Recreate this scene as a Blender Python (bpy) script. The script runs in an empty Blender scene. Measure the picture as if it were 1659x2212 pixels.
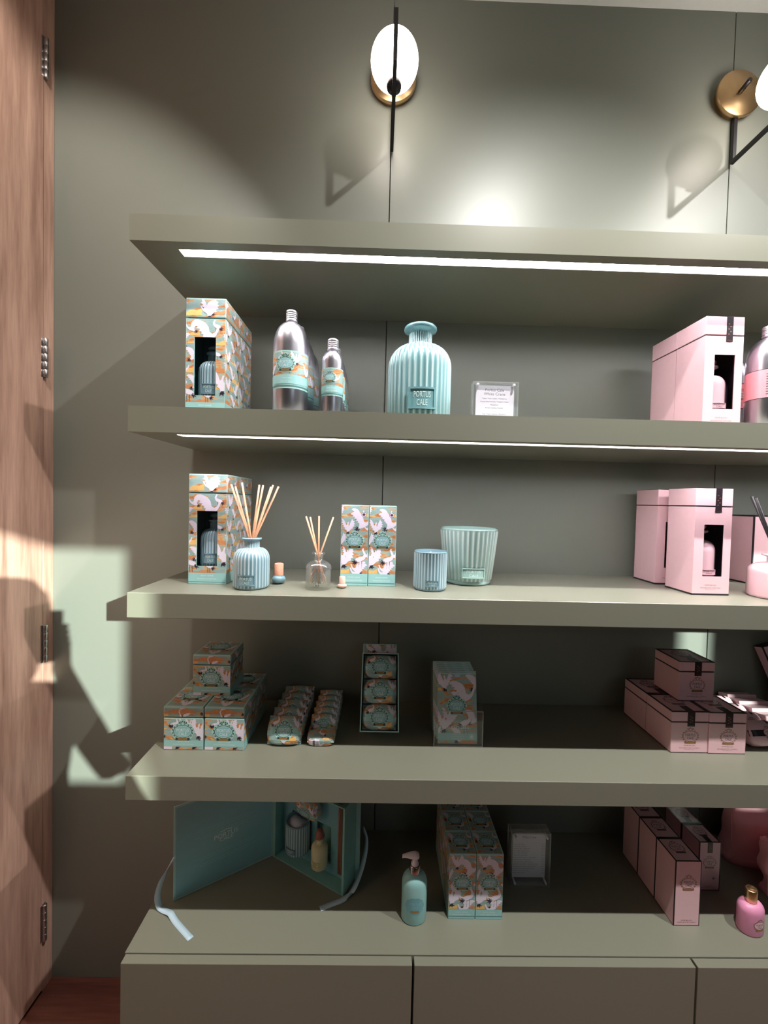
import bpy, bmesh, math, random
from mathutils import Vector, Matrix
from mathutils.geometry import tessellate_polygon

sc = bpy.context.scene
COL = sc.collection
R = math.radians

# ------------------------------------------------------------------ camera
F_PX, IW, IH = 860.0, 1659.0, 2212.0
yaw, pitch, roll = R(0.86), R(1.5107), R(1.4034)
fwd = Vector((math.sin(yaw) * math.cos(pitch), math.cos(yaw) * math.cos(pitch), -math.sin(pitch)))
rt0 = Vector((math.cos(yaw), -math.sin(yaw), 0))
up0 = rt0.cross(fwd)
rt = rt0 * math.cos(roll) + up0 * math.sin(roll)
up = up0 * math.cos(roll) - rt0 * math.sin(roll)
cd = bpy.data.cameras.new('camera')
cam = bpy.data.objects.new('camera', cd)
COL.objects.link(cam)
cd.sensor_fit = 'VERTICAL'
cd.sensor_height = 24.0
cd.lens = F_PX / IH * 24.0
cd.clip_start = 0.02
M = Matrix((rt, up, -fwd)).transposed().to_4x4()
M.translation = Vector((0, -1.2, 1.486))
cam.matrix_world = M
sc.camera = cam

# ------------------------------------------------------------------ world, sun, exposure
w = bpy.data.worlds.new('world')
sc.world = w
w.use_nodes = True
bg = w.node_tree.nodes['Background']
bg.inputs[0].default_value = (0.80, 0.90, 1.0, 1)
bg.inputs[1].default_value = 1.0

def sun_lamp():
    l = bpy.data.lights.new('sun', 'SUN')
    l.energy = 6.2
    l.angle = R(0.53)
    l.color = (0.92, 1.0, 0.93)
    o = bpy.data.objects.new('sun_window_offscreen', l)
    COL.objects.link(o)
    d = Vector((-0.803, 1.0, -0.34))
    o.rotation_euler = d.to_track_quat('-Z', 'Y').to_euler()
    o.location = (4, -6, 4)
sun_lamp()

sc.view_settings.view_transform = 'Standard'
sc.view_settings.look = 'None'
sc.view_settings.exposure = 1.1
sc.view_settings.gamma = 1.0
sc.view_settings.use_curve_mapping = False

# shelf levels
S1, S2, S3, S4, S5 = 2.078, 1.677, 1.277, 0.875, 0.474
XL, YF, TH = -0.537, -0.340, 0.055
XR = 2.2
CEIL = 2.957

# ------------------------------------------------------------------ helpers
def lin(c):
    c = c / 255.0
    return c / 12.92 if c <= 0.04045 else ((c + 0.055) / 1.055) ** 2.4

def rgb(r, g, b):
    return (lin(r), lin(g), lin(b), 1)

MATS = {}

def mat(name, col, rough=0.5, metal=0.0, var=0.04, bump=0.0, scale=60.0, **kw):
    """principled material, colour broken up a little by noise"""
    if name in MATS:
        return MATS[name]
    m = bpy.data.materials.new(name)
    m.use_nodes = True
    nt = m.node_tree
    p = nt.nodes['Principled BSDF']
    p.inputs['Roughness'].default_value = rough
    p.inputs['Metallic'].default_value = metal
    tc = nt.nodes.new('ShaderNodeTexCoord')
    nz = nt.nodes.new('ShaderNodeTexNoise')
    nz.inputs['Scale'].default_value = scale
    nz.inputs['Detail'].default_value = 3
    nt.links.new(tc.outputs['Object'], nz.inputs['Vector'])
    mx = nt.nodes.new('ShaderNodeMix')
    mx.data_type = 'RGBA'
    mx.inputs[6].default_value = tuple(c * (1 - var) for c in col[:3]) + (1,)
    mx.inputs[7].default_value = tuple(min(1, c * (1 + var)) for c in col[:3]) + (1,)
    nt.links.new(nz.outputs['Fac'], mx.inputs[0])
    nt.links.new(mx.outputs[2], p.inputs['Base Color'])
    if bump:
        b = nt.nodes.new('ShaderNodeBump')
        b.inputs['Strength'].default_value = bump
        b.inputs['Distance'].default_value = 0.001
        nt.links.new(nz.outputs['Fac'], b.inputs['Height'])
        nt.links.new(b.outputs[0], p.inputs['Normal'])
    for k, v in kw.items():
        p.inputs[k].default_value = v
    MATS[name] = m
    return m

def emit(name, col, strength):
    m = bpy.data.materials.new(name)
    m.use_nodes = True
    nt = m.node_tree
    nt.nodes.remove(nt.nodes['Principled BSDF'])
    e = nt.nodes.new('ShaderNodeEmission')
    e.inputs[0].default_value = col
    e.inputs[1].default_value = strength
    nt.links.new(e.outputs[0], nt.nodes['Material Output'].inputs[0])
    MATS[name] = m
    return m

def clear_plastic(name, tint, gloss=0.12, haze=0.05):
    """clear sheet: mostly see-through, some mirror, a little haze"""
    m = bpy.data.materials.new(name)
    m.use_nodes = True
    nt = m.node_tree
    nt.nodes.remove(nt.nodes['Principled BSDF'])
    out = nt.nodes['Material Output']
    t = nt.nodes.new('ShaderNodeBsdfTransparent'); t.inputs[0].default_value = tint
    g = nt.nodes.new('ShaderNodeBsdfGlossy'); g.inputs['Roughness'].default_value = 0.04
    d = nt.nodes.new('ShaderNodeBsdfDiffuse'); d.inputs[0].default_value = (0.8, 0.8, 0.8, 1)
    m1 = nt.nodes.new('ShaderNodeMixShader'); m2 = nt.nodes.new('ShaderNodeMixShader')
    m2.inputs[0].default_value = haze
    m1.inputs[0].default_value = gloss
    nt.links.new(t.outputs[0], m1.inputs[1]); nt.links.new(g.outputs[0], m1.inputs[2])
    nt.links.new(m1.outputs[0], m2.inputs[1]); nt.links.new(d.outputs[0], m2.inputs[2])
    nt.links.new(m2.outputs[0], out.inputs[0])
    MATS[name] = m
    return m

def wood(name, c0, c1, axis, scale=1.0, rough=0.45):
    m = bpy.data.materials.new(name)
    m.use_nodes = True
    nt = m.node_tree
    p = nt.nodes['Principled BSDF']
    p.inputs['Roughness'].default_value = rough
    tc = nt.nodes.new('ShaderNodeTexCoord')
    mp = nt.nodes.new('ShaderNodeMapping')
    s = [9 * scale] * 3
    s[axis] = 0.7 * scale
    mp.inputs['Scale'].default_value = s
    nt.links.new(tc.outputs['Object'], mp.inputs[0])
    n1 = nt.nodes.new('ShaderNodeTexNoise')
    n1.inputs['Scale'].default_value = 2.2
    n1.inputs['Detail'].default_value = 6
    n1.inputs['Distortion'].default_value = 0.6
    nt.links.new(mp.outputs[0], n1.inputs['Vector'])
    n2 = nt.nodes.new('ShaderNodeTexNoise')
    n2.inputs['Scale'].default_value = 14
    n2.inputs['Detail'].default_value = 5
    nt.links.new(mp.outputs[0], n2.inputs['Vector'])
    ad = nt.nodes.new('ShaderNodeMath'); ad.operation = 'MULTIPLY_ADD'
    ad.inputs[1].default_value = 0.45
    nt.links.new(n2.outputs['Fac'], ad.inputs[0]); nt.links.new(n1.outputs['Fac'], ad.inputs[2])
    cr = nt.nodes.new('ShaderNodeValToRGB')
    cr.color_ramp.elements[0].position = 0.45; cr.color_ramp.elements[0].color = c0
    cr.color_ramp.elements[1].position = 0.95; cr.color_ramp.elements[1].color = c1
    nt.links.new(ad.outputs[0], cr.inputs[0])
    nt.links.new(cr.outputs[0], p.inputs['Base Color'])
    MATS[name] = m
    return m

def link(name, me, mats, parent=None, smooth=False):
    o = bpy.data.objects.new(name, me)
    COL.objects.link(o)
    if mats is not None:
        for m in (mats if isinstance(mats, (list, tuple)) else [mats]):
            me.materials.append(m)
    if smooth:
        for p in me.polygons:
            p.use_smooth = True
    if parent:
        o.parent = parent
    return o

def bm_obj(name, bm, mats, parent=None, smooth=False):
    me = bpy.data.meshes.new(name)
    bmesh.ops.recalc_face_normals(bm, faces=bm.faces)
    bm.to_mesh(me)
    bm.free()
    return link(name, me, mats, parent, smooth)

def add_box(bm, x0, x1, y0, y1, z0, z1, bevel=0.0, seg=1, mi=0):
    r = bmesh.ops.create_cube(bm, size=1.0)
    vs = r['verts']
    for v in vs:
        v.co = Vector(((x0 + x1) / 2 + v.co.x * (x1 - x0), (y0 + y1) / 2 + v.co.y * (y1 - y0), (z0 + z1) / 2 + v.co.z * (z1 - z0)))
    fs = list({f for v in vs for f in v.link_faces})
    for f in fs:
        f.material_index = mi
    if bevel:
        es = list({e for v in vs for e in v.link_edges})
        bmesh.ops.bevel(bm, geom=es, offset=bevel, segments=seg, affect='EDGES', profile=0.5)

def box(name, x0, x1, y0, y1, z0, z1, m, parent=None, bevel=0.0, seg=1, smooth=False):
    bm = bmesh.new()
    add_box(bm, x0, x1, y0, y1, z0, z1, bevel, seg)
    return bm_obj(name, bm, m, parent, smooth)

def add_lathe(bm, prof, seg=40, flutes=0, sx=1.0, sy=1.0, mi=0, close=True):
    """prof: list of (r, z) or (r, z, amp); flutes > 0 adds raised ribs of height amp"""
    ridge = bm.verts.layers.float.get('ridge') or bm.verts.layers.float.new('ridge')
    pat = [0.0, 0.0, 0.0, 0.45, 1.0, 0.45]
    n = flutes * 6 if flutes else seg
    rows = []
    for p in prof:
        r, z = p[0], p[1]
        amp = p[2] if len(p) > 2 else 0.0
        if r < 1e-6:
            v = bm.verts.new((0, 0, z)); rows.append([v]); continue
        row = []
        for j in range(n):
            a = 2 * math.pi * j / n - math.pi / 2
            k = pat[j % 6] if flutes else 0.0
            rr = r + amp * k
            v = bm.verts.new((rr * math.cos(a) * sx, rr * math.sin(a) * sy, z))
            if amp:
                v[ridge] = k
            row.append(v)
        rows.append(row)
    for a, b in zip(rows[:-1], rows[1:]):
        for j in range(n):
            k = (j + 1) % n
            if len(a) == 1 and len(b) == 1:
                continue
            if len(a) == 1:
                f = bm.faces.new((a[0], b[k], b[j]))
            elif len(b) == 1:
                f = bm.faces.new((a[j], a[k], b[0]))
            else:
                f = bm.faces.new((a[j], a[k], b[k], b[j]))
            f.smooth = True
            f.material_index = mi
    return rows

def lathe(name, prof, m, parent=None, seg=40, flutes=0, sx=1.0, sy=1.0):
    bm = bmesh.new()
    add_lathe(bm, prof, seg, flutes, sx, sy)
    return bm_obj(name, bm, m, parent)

def arc(r0, z0, r1, z1, n, kind):
    """quarter-round profile from (r0,z0) to (r1,z1); kind 'out' starts upright"""
    pts = []
    for i in range(n + 1):
        t = math.pi / 2 * i / n
        if kind == 'out':
            pts.append((r1 + (r0 - r1) * math.cos(t), z0 + (z1 - z0) * math.sin(t)))
        else:
            pts.append((r0 + (r1 - r0) * math.sin(t), z1 + (z0 - z1) * math.cos(t)))
    return pts

def tube(name, pts, r, m, parent=None, seg=8, square=False):
    bm = bmesh.new()
    pts = [Vector(p) for p in pts]
    n = 4 if square else seg
    rows = []
    for i, p in enumerate(pts):
        if i == 0:
            t = pts[1] - p
        elif i == len(pts) - 1:
            t = p - pts[i - 1]
        else:
            t = (pts[i + 1] - p).normalized() + (p - pts[i - 1]).normalized()
        t.normalize()
        ref = Vector((1, 0, 0)) if abs(t.x) < 0.9 else Vector((0, 0, 1))
        u = t.cross(ref).normalized(); v = t.cross(u)
        k = 1.0
        if 0 < i < len(pts) - 1:
            k = 1.0 / max(0.5, t.dot((pts[i + 1] - p).normalized()))
        row = []
        for j in range(n):
            a = 2 * math.pi * (j + (0.5 if square else 0)) / n
            rr = r * (1.414 if square else 1)
            row.append(bm.verts.new(p + u * math.cos(a) * rr * (k if square else 1) + v * math.sin(a) * rr))
        rows.append(row)
    for a, b in zip(rows[:-1], rows[1:]):
        for j in range(n):
            f = bm.faces.new((a[j], a[(j + 1) % n], b[(j + 1) % n], b[j])); f.smooth = not square
    bm.faces.new(rows[0]); bm.faces.new(rows[-1])
    return bm_obj(name, bm, m, parent)

def thing(name, label, cat, loc=(0, 0, 0), rotz=0.0, group=None):
    o = bpy.data.objects.new(name, None)
    o.empty_display_size = 0.02
    COL.objects.link(o)
    o.location = loc
    o.rotation_euler = (0, 0, rotz)
    return tag(o, label, cat, group)

def tag(o, label, cat, group=None):
    o['label'] = label
    o['category'] = cat
    if group:
        o['group'] = group
    return o

def struct(o):
    o['kind'] = 'structure'
    return o

def dup(root, loc, label, rotz=None):
    """copy of a thing with copies of its parts and sub-parts"""
    r = root.copy()
    COL.objects.link(r)
    r.location = loc
    if rotz is not None:
        r.rotation_euler = (0, 0, rotz)
    r['label'] = label
    def kids(a, b):
        for ch in a.children:
            c = ch.copy()
            COL.objects.link(c)
            c.parent = b
            kids(ch, c)
    kids(root, r)
    return r

# ------------------------------------------------------------------ printed faces
TXT = {}

def text_tris(s):
    """triangles of a line of lettering, height 1, centred on x"""
    if s in TXT:
        return TXT[s]
    cu = bpy.data.curves.new('t', 'FONT')
    cu.body = s
    cu.resolution_u = 2
    o = bpy.data.objects.new('t', cu)
    COL.objects.link(o)
    dg = bpy.context.evaluated_depsgraph_get()
    dg.update()
    me = bpy.data.meshes.new_from_object(o.evaluated_get(dg))
    me.calc_loop_triangles()
    co = [v.co.copy() for v in me.vertices]
    x0 = min(c.x for c in co); x1 = max(c.x for c in co)
    tr = [[((co[i].x - (x0 + x1) / 2) / 0.7, co[i].y / 0.7) for i in t.vertices] for t in me.loop_triangles]
    bpy.data.objects.remove(o)
    bpy.data.curves.remove(cu)
    bpy.data.meshes.remove(me)
    TXT[s] = (tr, (x1 - x0) / 0.7)
    return TXT[s]

def clip_half(poly, ax, val, keep_gt):
    out = []
    n = len(poly)
    for i in range(n):
        a, b = poly[i], poly[(i + 1) % n]
        ia = a[ax] >= val if keep_gt else a[ax] <= val
        ib = b[ax] >= val if keep_gt else b[ax] <= val
        if ia:
            out.append(a)
        if ia != ib:
            t = (val - a[ax]) / (b[ax] - a[ax])
            out.append((a[0] + (b[0] - a[0]) * t, a[1] + (b[1] - a[1]) * t))
    return out

def clip_rect(poly, r):
    for ax, v, g in ((0, r[0], True), (0, r[2], False), (1, r[1], True), (1, r[3], False)):
        poly = clip_half(poly, ax, v, g)
        if len(poly) < 3:
            return []
    return poly

FLY = [([(0, .80), (.10, .87), (.28, .86), (.48, .77), (.60, .62), (.64, .43), (.74, .37), (.85, .43), (.92, .60), (.97, .64), (1.0, .58),
         (.95, .43), (.88, .30), (.78, .20), (.62, .12), (.46, .06), (.34, .02), (.42, .20), (.42, .33), (.33, .37), (.36, .43), (.24, .46),
         (.29, .53), (.15, .56), (.21, .63), (.07, .66), (.12, .72), (.01, .75)], 'crane'),
       ([(.40, .10), (.26, .20), (.31, .11), (.16, .12), (.28, .06), (.14, .0), (.29, .0), (.22, -.09), (.38, .0), (.37, -.1), (.46, .06)], 'ink')]
STAND = [([(.30, .40), (.40, .52), (.55, .58), (.68, .60), (.74, .68), (.70, .80), (.64, .92), (.70, 1.0), (.76, .97), (.73, .91), (.80, .80),
           (.86, .66), (.82, .52), (.72, .42), (.56, .34), (.42, .32)], 'crane'),
         ([(.38, .42), (.24, .46), (.30, .38), (.14, .36), (.28, .32), (.18, .22), (.32, .27), (.30, .16), (.40, .28), (.46, .34)], 'ink'),
         ([(.52, .35), (.545, .35), (.525, .02), (.51, .02)], 'ink'), ([(.64, .38), (.665, .38), (.655, .02), (.64, .02)], 'ink')]
RISE = [([(.10, 1.0), (.24, .92), (.34, .74), (.40, .55), (.47, .60), (.50, .74), (.56, .78), (.58, .72), (.55, .58), (.58, .46), (.66, .66),
          (.76, .86), (.80, .98), (.86, .84), (.97, .80), (.90, .70), (1.0, .62), (.90, .56), (.97, .46), (.84, .42), (.86, .32), (.74, .28),
          (.60, .14), (.44, .06), (.40, .22), (.28, .30), (.32, .38), (.20, .44), (.26, .52), (.12, .58), (.20, .66), (.06, .74), (.16, .80)], 'crane'),
        ([(.46, .12), (.60, .10), (.56, .04), (.68, .0), (.54, -.02), (.58, -.1), (.46, -.02), (.40, -.1), (.40, .02)], 'ink')]
CLOUD = [([(0, .3), (.12, .42), (.25, .40), (.36, .58), (.52, .52), (.66, .66), (.80, .50), (1.0, .42), (.86, .32), (.92, .22), (.70, .24), (.55, .10), (.36, .22), (.18, .16)], 'orange')]
DUNE = [([(0, .1), (.15, .35), (.35, .32), (.55, .6), (.8, .55), (1.0, .8), (1.0, .1)], 'sand')]
SHAPES = [FLY, STAND, RISE]
LAY = 0.00011

class Panel:
    def __init__(s):
        s.t = []
    def tri(s, poly, m, layer):
        s.t.append((poly, m, layer))
    def poly(s, pts, m, layer):
        tr = tessellate_polygon([[Vector((p[0], p[1], 0)) for p in pts]])
        for t in tr:
            s.tri([tuple(pts[i]) for i in t], m, layer)
    def rect(s, x0, y0, x1, y1, m, layer):
        s.tri([(x0, y0), (x1, y0), (x1, y1), (x0, y1)], m, layer)
    def ell(s, cx, cy, rx, ry, m, layer, n=24, k=0, a=0.0):
        s.poly([(cx + rx * (1 + a * math.cos(k * t)) * math.cos(t), cy + ry * (1 + a * math.cos(k * t)) * math.sin(t))
                for t in (2 * math.pi * i / n for i in range(n))], m, layer)
    def text(s, st, cx, cy, h, m, layer, width=None):
        tr, wd = text_tris(st)
        kx = h if width is None else width / wd
        for t in tr:
            s.tri([(cx + p[0] * kx, cy + (p[1] - 0.5) * h) for p in t], m, layer)
    def stamp(s, shape, cx, cy, size, flip=False, layer=3, ang=0.0, sy=1.0):
        ca, sa = math.cos(ang), math.sin(ang)
        for pts, m in shape:
            q = []
            for x, y in pts:
                x -= .5; y = (y - .5) * sy
                if flip:
                    x = -x
                q.append((cx + (x * ca - y * sa) * size, cy + (x * sa + y * ca) * size))
            s.poly(q, m, layer)
    def cranes(s, x0, y0, x1, y1, seed, cell=0.042):
        """clouds, dunes and cranes scattered over a staggered grid"""
        rn = random.Random(seed)
        s.rect(x0, y0, x1, y1, 'sky', 0)
        ny = max(1, round((y1 - y0) / (cell * .80)))
        for j in range(ny + 1):
            y = y0 + (j + .5 * rn.random()) * (y1 - y0) / ny
            for i in range(int((x1 - x0) / (cell * 1.5)) + 2):
                x = x0 + (i + rn.random() * .7 - .4) * cell * 1.5
                s.stamp(CLOUD if rn.random() < .66 else DUNE, x, y, cell * (.8 + .6 * rn.random()), rn.random() < .5, 1 if j % 2 else 2, 0, .42)
        k = seed
        for j in range(ny):
            y = y0 + (j + .55) * (y1 - y0) / ny
            nx = int((x1 - x0) / (cell * 1.3)) + 2
            for i in range(nx):
                x = x0 + (i - .15 + (.5 if j % 2 else 0) + .2 * rn.random() - .1) * cell * 1.3
                s.stamp(SHAPES[k % 3], x, y, cell * (.72 + .2 * rn.random()), rn.random() < .4, 3, rn.uniform(-.15, .15))
                k += 1
        return s
    def medallion(s, cx, cy, wd, style='teal', layer=5):
        h = wd * .40
        if style == 'teal':
            s.ell(cx, cy, wd * .5, h * 1.0, 'mint', layer, 36, 8, .06)
            s.ell(cx, cy + h * .85, wd * .20, h * .45, 'mint', layer)
            s.rect(cx - wd * .30, cy - h * 1.08, cx + wd * .30, cy - h * .55, 'mint', layer)
            ring, core, tx, rib = 'leaf', 'aqua', 'white', 'gold'
        else:
            ring, core, tx, rib = ('leafgold' if style == 'pink' else 'leafdark'), 'pinkcore', 'ink', ('gold' if style == 'pink' else 'leafdark')
        n = 16
        for i in range(n):                                   # wreath of leaves
            t = 2 * math.pi * (i + .5) / n
            if math.sin(t) < -.80:
                continue
            x, y = cx + wd * .43 * math.cos(t), cy + h * .84 * math.sin(t)
            d = t + math.pi / 2 + (.5 if i % 2 else -.5)
            l = wd * .055
            s.poly([(x - l * math.cos(d), y - l * math.sin(d)), (x + l * .45 * math.sin(d), y - l * .45 * math.cos(d)),
                    (x + l * math.cos(d), y + l * math.sin(d)), (x - l * .45 * math.sin(d), y + l * .45 * math.cos(d))], ring, layer + 1)
        for i in (-2, -1, 0, 1, 2):                          # crest
            x, y = cx + i * wd * .075, cy + h * (1.08 - .07 * abs(i))
            s.poly([(x - wd * .03, y - h * .07), (x + wd * .03, y - h * .07), (x + wd * .012, y + h * .12), (x - wd * .012, y + h * .12)], ring, layer + 1)
        s.ell(cx, cy, wd * .40, h * .72, ring, layer + 1)
        s.ell(cx, cy, wd * .375, h * .66, 'mint' if style == 'teal' else core, layer + 2)
        s.ell(cx, cy, wd * .345, h * .58, core, layer + 3)
        s.poly([(cx - wd * .30, cy - h * .95), (cx - wd * .30, cy - h * .62), (cx - wd * .20, cy - h * .70), (cx + wd * .20, cy - h * .70),
                (cx + wd * .30, cy - h * .62), (cx + wd * .30, cy - h * .95)], ring, layer + 3)
        s.rect(cx - wd * .20, cy - h * .95, cx + wd * .20, cy - h * .70, rib, layer + 4)
        s.text('PORTUS', cx, cy + h * .17, h * .34, tx, layer + 4, wd * .52)
        s.text('CALE', cx, cy - h * .25, h * .34, tx, layer + 4, wd * .34)
        return s
    def obj(s, name, fmap, parent, clips=None, cells=None, uvo=(0, 0)):
        """clip to the given rectangles, fold into 3-D with fmap(u, v, offset)"""
        verts, faces, mi, uvs, slots = [], [], [], [], []
        for poly, m, layer in s.t:
            outs = [poly]
            if clips:
                outs = [q for r in clips for q in [clip_rect(poly, r)] if q]
            if cells:
                fin = []
                for q in outs:
                    xs = [p[0] for p in q]; ys = [p[1] for p in q]
                    cu, cv = cells
                    for i in range(math.floor(min(xs) / cu), math.ceil(max(xs) / cu)):
                        q1 = clip_half(clip_half(q, 0, i * cu, True), 0, (i + 1) * cu, False)
                        if len(q1) < 3:
                            continue
                        if not cv:
                            fin.append(q1); continue
                        for j in range(math.floor(min(ys) / cv), math.ceil(max(ys) / cv)):
                            q2 = clip_half(clip_half(q1, 1, j * cv, True), 1, (j + 1) * cv, False)
                            if len(q2) >= 3:
                                fin.append(q2)
                outs = fin
            if m not in slots:
                slots.append(m)
            for q in outs:
                b = len(verts)
                for u, v in q:
                    verts.append(fmap(u, v, LAY * (layer + 1)))
                    uvs.append((u + uvo[0], v + uvo[1]))
                faces.append(tuple(range(b, b + len(q))))
                mi.append(slots.index(m))
        me = bpy.data.meshes.new(name)
        me.from_pydata(verts, [], faces)
        me.polygons.foreach_set('material_index', mi)
        ul = me.uv_layers.new(name='UVMap')
        for l in me.loops:
            ul.data[l.index].uv = uvs[l.vertex_index]
        me.update()
        return link(name, me, [PR[k] for k in slots], parent)

def f_front(y):
    return lambda u, v, o: (u, y - o, v)
def f_right(x, y0):
    return lambda u, v, o: (x + o, y0 + u, v)
def f_left(x, y1):
    return lambda u, v, o: (x - o, y1 - u, v)
def f_top(z, y0):
    return lambda u, v, o: (u, y0 + v, z + o)
def f_cyl(r):
    return lambda u, v, o: ((r + o) * math.sin(u / r), -(r + o) * math.cos(u / r), v)

# printed inks
def cloud_print(name):
    """watercolour sky: teal washes with amber streaks, in the paper itself"""
    m = bpy.data.materials.new(name)
    m.use_nodes = True
    nt = m.node_tree
    p = nt.nodes['Principled BSDF']
    p.inputs['Roughness'].default_value = 0.38
    uv = nt.nodes.new('ShaderNodeUVMap'); uv.uv_map = 'UVMap'
    mp = nt.nodes.new('ShaderNodeMapping')
    mp.inputs['Scale'].default_value = (28, 75, 1)
    nt.links.new(uv.outputs[0], mp.inputs[0])
    n = nt.nodes.new('ShaderNodeTexNoise')
    n.inputs['Scale'].default_value = 1.0
    n.inputs['Detail'].default_value = 2.5
    nt.links.new(mp.outputs[0], n.inputs['Vector'])
    cr = nt.nodes.new('ShaderNodeValToRGB')
    e = cr.color_ramp.elements
    e[0].position = 0.0; e[0].color = rgb(112, 148, 150)
    e[1].position = 0.50; e[1].color = rgb(152, 180, 178)
    for pos, c in ((0.56, rgb(206, 158, 106)), (0.63, rgb(190, 116, 70)), (0.75, rgb(226, 186, 124))):
        k = e.new(pos); k.color = c
    nt.links.new(n.outputs['Fac'], cr.inputs[0])
    nt.links.new(cr.outputs[0], p.inputs['Base Color'])
    return m

PR = {
    'sky': cloud_print('print_sky'),
    'orange': mat('print_amber', rgb(200, 136, 92), .4, var=.25, scale=90),
    'sand': mat('print_sand', rgb(228, 186, 116), .4, var=.15, scale=90),
    'crane': mat('print_crane_white', rgb(228, 220, 236), .4, var=.06, scale=120),
    'ink': mat('print_black', rgb(44, 36, 52), .4),
    'mint': mat('print_mint', rgb(164, 208, 204), .4),
    'aqua': mat('print_aqua', rgb(140, 190, 196), .4),
    'leaf': mat('print_dark_leaf', rgb(48, 66, 60), .4),
    'leafgold': mat('print_bronze', rgb(146, 104, 78), .35, metal=.3),
    'leafdark': mat('print_dark_brown', rgb(92, 58, 62), .4),
    'gold': mat('print_gold', rgb(160, 122, 70), .35, metal=.3),
    'white': mat('print_white', rgb(226, 236, 236), .4),
    'band': mat('print_band_mint', rgb(152, 202, 202), .38),
    'teal': mat('print_teal_line', rgb(80, 130, 132), .4),
    'pinkcore': mat('print_pink', rgb(231, 191, 198), .4),
    'black': mat('print_edge_black', rgb(34, 26, 34), .35),
    'grey': mat('print_grey_text', rgb(92, 88, 98), .5),
    'paper': mat('paper_white', rgb(226, 222, 234), .6),
    'brown': mat('print_brown_text', rgb(132, 92, 96), .5),
    'salmon': mat('print_salmon', rgb(240, 158, 168), .4),
    'beak': mat('print_red', rgb(186, 84, 60), .4),
}

# ------------------------------------------------------------------ materials of the place
WALL = mat('wall_lacquer', rgb(122, 126, 117), .40, var=.02, bump=.03, scale=900)
SHELF = mat('shelf_lacquer', rgb(124, 125, 111), .34, var=.02, bump=.03, scale=900)
SCREED = mat('floor_screed', rgb(120, 116, 110), .9)
WHITE = mat('ceiling_paint', rgb(226, 230, 228), .8)
DOORW = wood('door_veneer', rgb(152, 113, 98), rgb(222, 180, 160), 2)
FLOORW = wood('floor_oak', rgb(80, 42, 35), rgb(132, 78, 64), 0, 1.0, .4)
STEEL = mat('hinge_steel', rgb(190, 186, 186), .28, 1.0)
BRASS = mat('brushed_brass', rgb(198, 164, 122), .34, 1.0, var=.10, scale=30)
BLACKM = mat('black_metal', rgb(24, 22, 26), .4, .3)
LED = emit('led_diffuser', (1.0, 0.96, 0.98, 1), 24.0)
GLOBE = emit('opal_globe', (1.0, 0.88, 0.79, 1), 7.5)
ALU = mat('brushed_aluminium', rgb(200, 198, 208), .30, 1.0, var=.05, scale=25)
CAPALU = mat('cap_aluminium', rgb(214, 210, 218), .42, 1.0)
TEALIN = mat('box_inside_teal', rgb(66, 112, 118), .6)
TEALP = mat('box_paper_mint', rgb(168, 210, 206), .38)
TEALD = mat('box_neck_teal', rgb(66, 112, 118), .5)
PINK = mat('box_paper_pink', rgb(231, 189, 196), .36)
PINKIN = mat('box_inside_dark', rgb(40, 32, 44), .6)
BLACKP = mat('box_edge_black', rgb(34, 26, 34), .35)
REED = mat('rattan_reed', rgb(228, 170, 134), .6, var=.12, scale=200)
BREED = mat('black_reed', rgb(26, 22, 26), .5)
CORK = mat('cork', rgb(214, 150, 124), .8, var=.25, bump=.5, scale=400)
CORKP = mat('pale_wood_cork', rgb(222, 178, 162), .7, var=.15, bump=.3, scale=300)
GLASSM = clear_plastic('clear_glass', (.97, .98, .98, 1), .10, .03)
OIL = clear_plastic('clear_oil', (.93, .92, .84, 1), .05, .04)
OILY = mat('amber_oil', (.94, .88, .56, 1), .06, var=0, **{'Transmission Weight': .35, 'IOR': 1.36})
ACRYL = clear_plastic('clear_acrylic', (.985, .99, .99, 1), .04, .025)
ACRYLE = clear_plastic('acrylic_edge', (.90, .92, .92, 1), .14, .16)
FILM = clear_plastic('clear_film', (.98, .98, .99, 1), .025, .0)
WAX = mat('candle_wax', rgb(236, 228, 234), .5)
MINTP = mat('mint_plastic', rgb(152, 204, 204), .42, var=.02)
WHITEP = mat('white_plastic', rgb(240, 228, 236), .35)
CHROME = mat('chrome_collar', rgb(190, 180, 176), .15, 1.0)
GOLDM = mat('gold_cap', rgb(216, 190, 140), .3, 1.0)
PINKPL = mat('pink_plastic', rgb(228, 150, 186), .42, var=.02)
PINKCL = mat('pink_cloth', rgb(248, 178, 188), .8, var=.08, bump=.4, scale=700)
PINKG = mat('pink_glaze', rgb(228, 186, 194), .14, var=.02, **{'Coat Weight': .5})
RIBBON = mat('satin_ribbon', rgb(186, 212, 226), .45, var=.05)
STUD = mat('clear_stud', rgb(236, 236, 244), .2)

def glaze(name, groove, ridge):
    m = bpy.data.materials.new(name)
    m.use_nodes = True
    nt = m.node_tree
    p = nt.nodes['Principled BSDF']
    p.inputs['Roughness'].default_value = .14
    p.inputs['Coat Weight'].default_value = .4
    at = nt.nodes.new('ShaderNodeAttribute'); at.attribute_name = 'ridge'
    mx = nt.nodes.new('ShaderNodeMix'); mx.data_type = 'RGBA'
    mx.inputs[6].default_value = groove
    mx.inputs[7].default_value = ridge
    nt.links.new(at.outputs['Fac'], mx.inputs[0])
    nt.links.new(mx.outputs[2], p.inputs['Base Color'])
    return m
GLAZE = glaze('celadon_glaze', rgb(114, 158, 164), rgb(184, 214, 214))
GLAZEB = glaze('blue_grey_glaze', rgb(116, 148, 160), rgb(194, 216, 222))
GLAZEG = glaze('green_grey_glaze', rgb(152, 182, 176), rgb(216, 230, 226))

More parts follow.
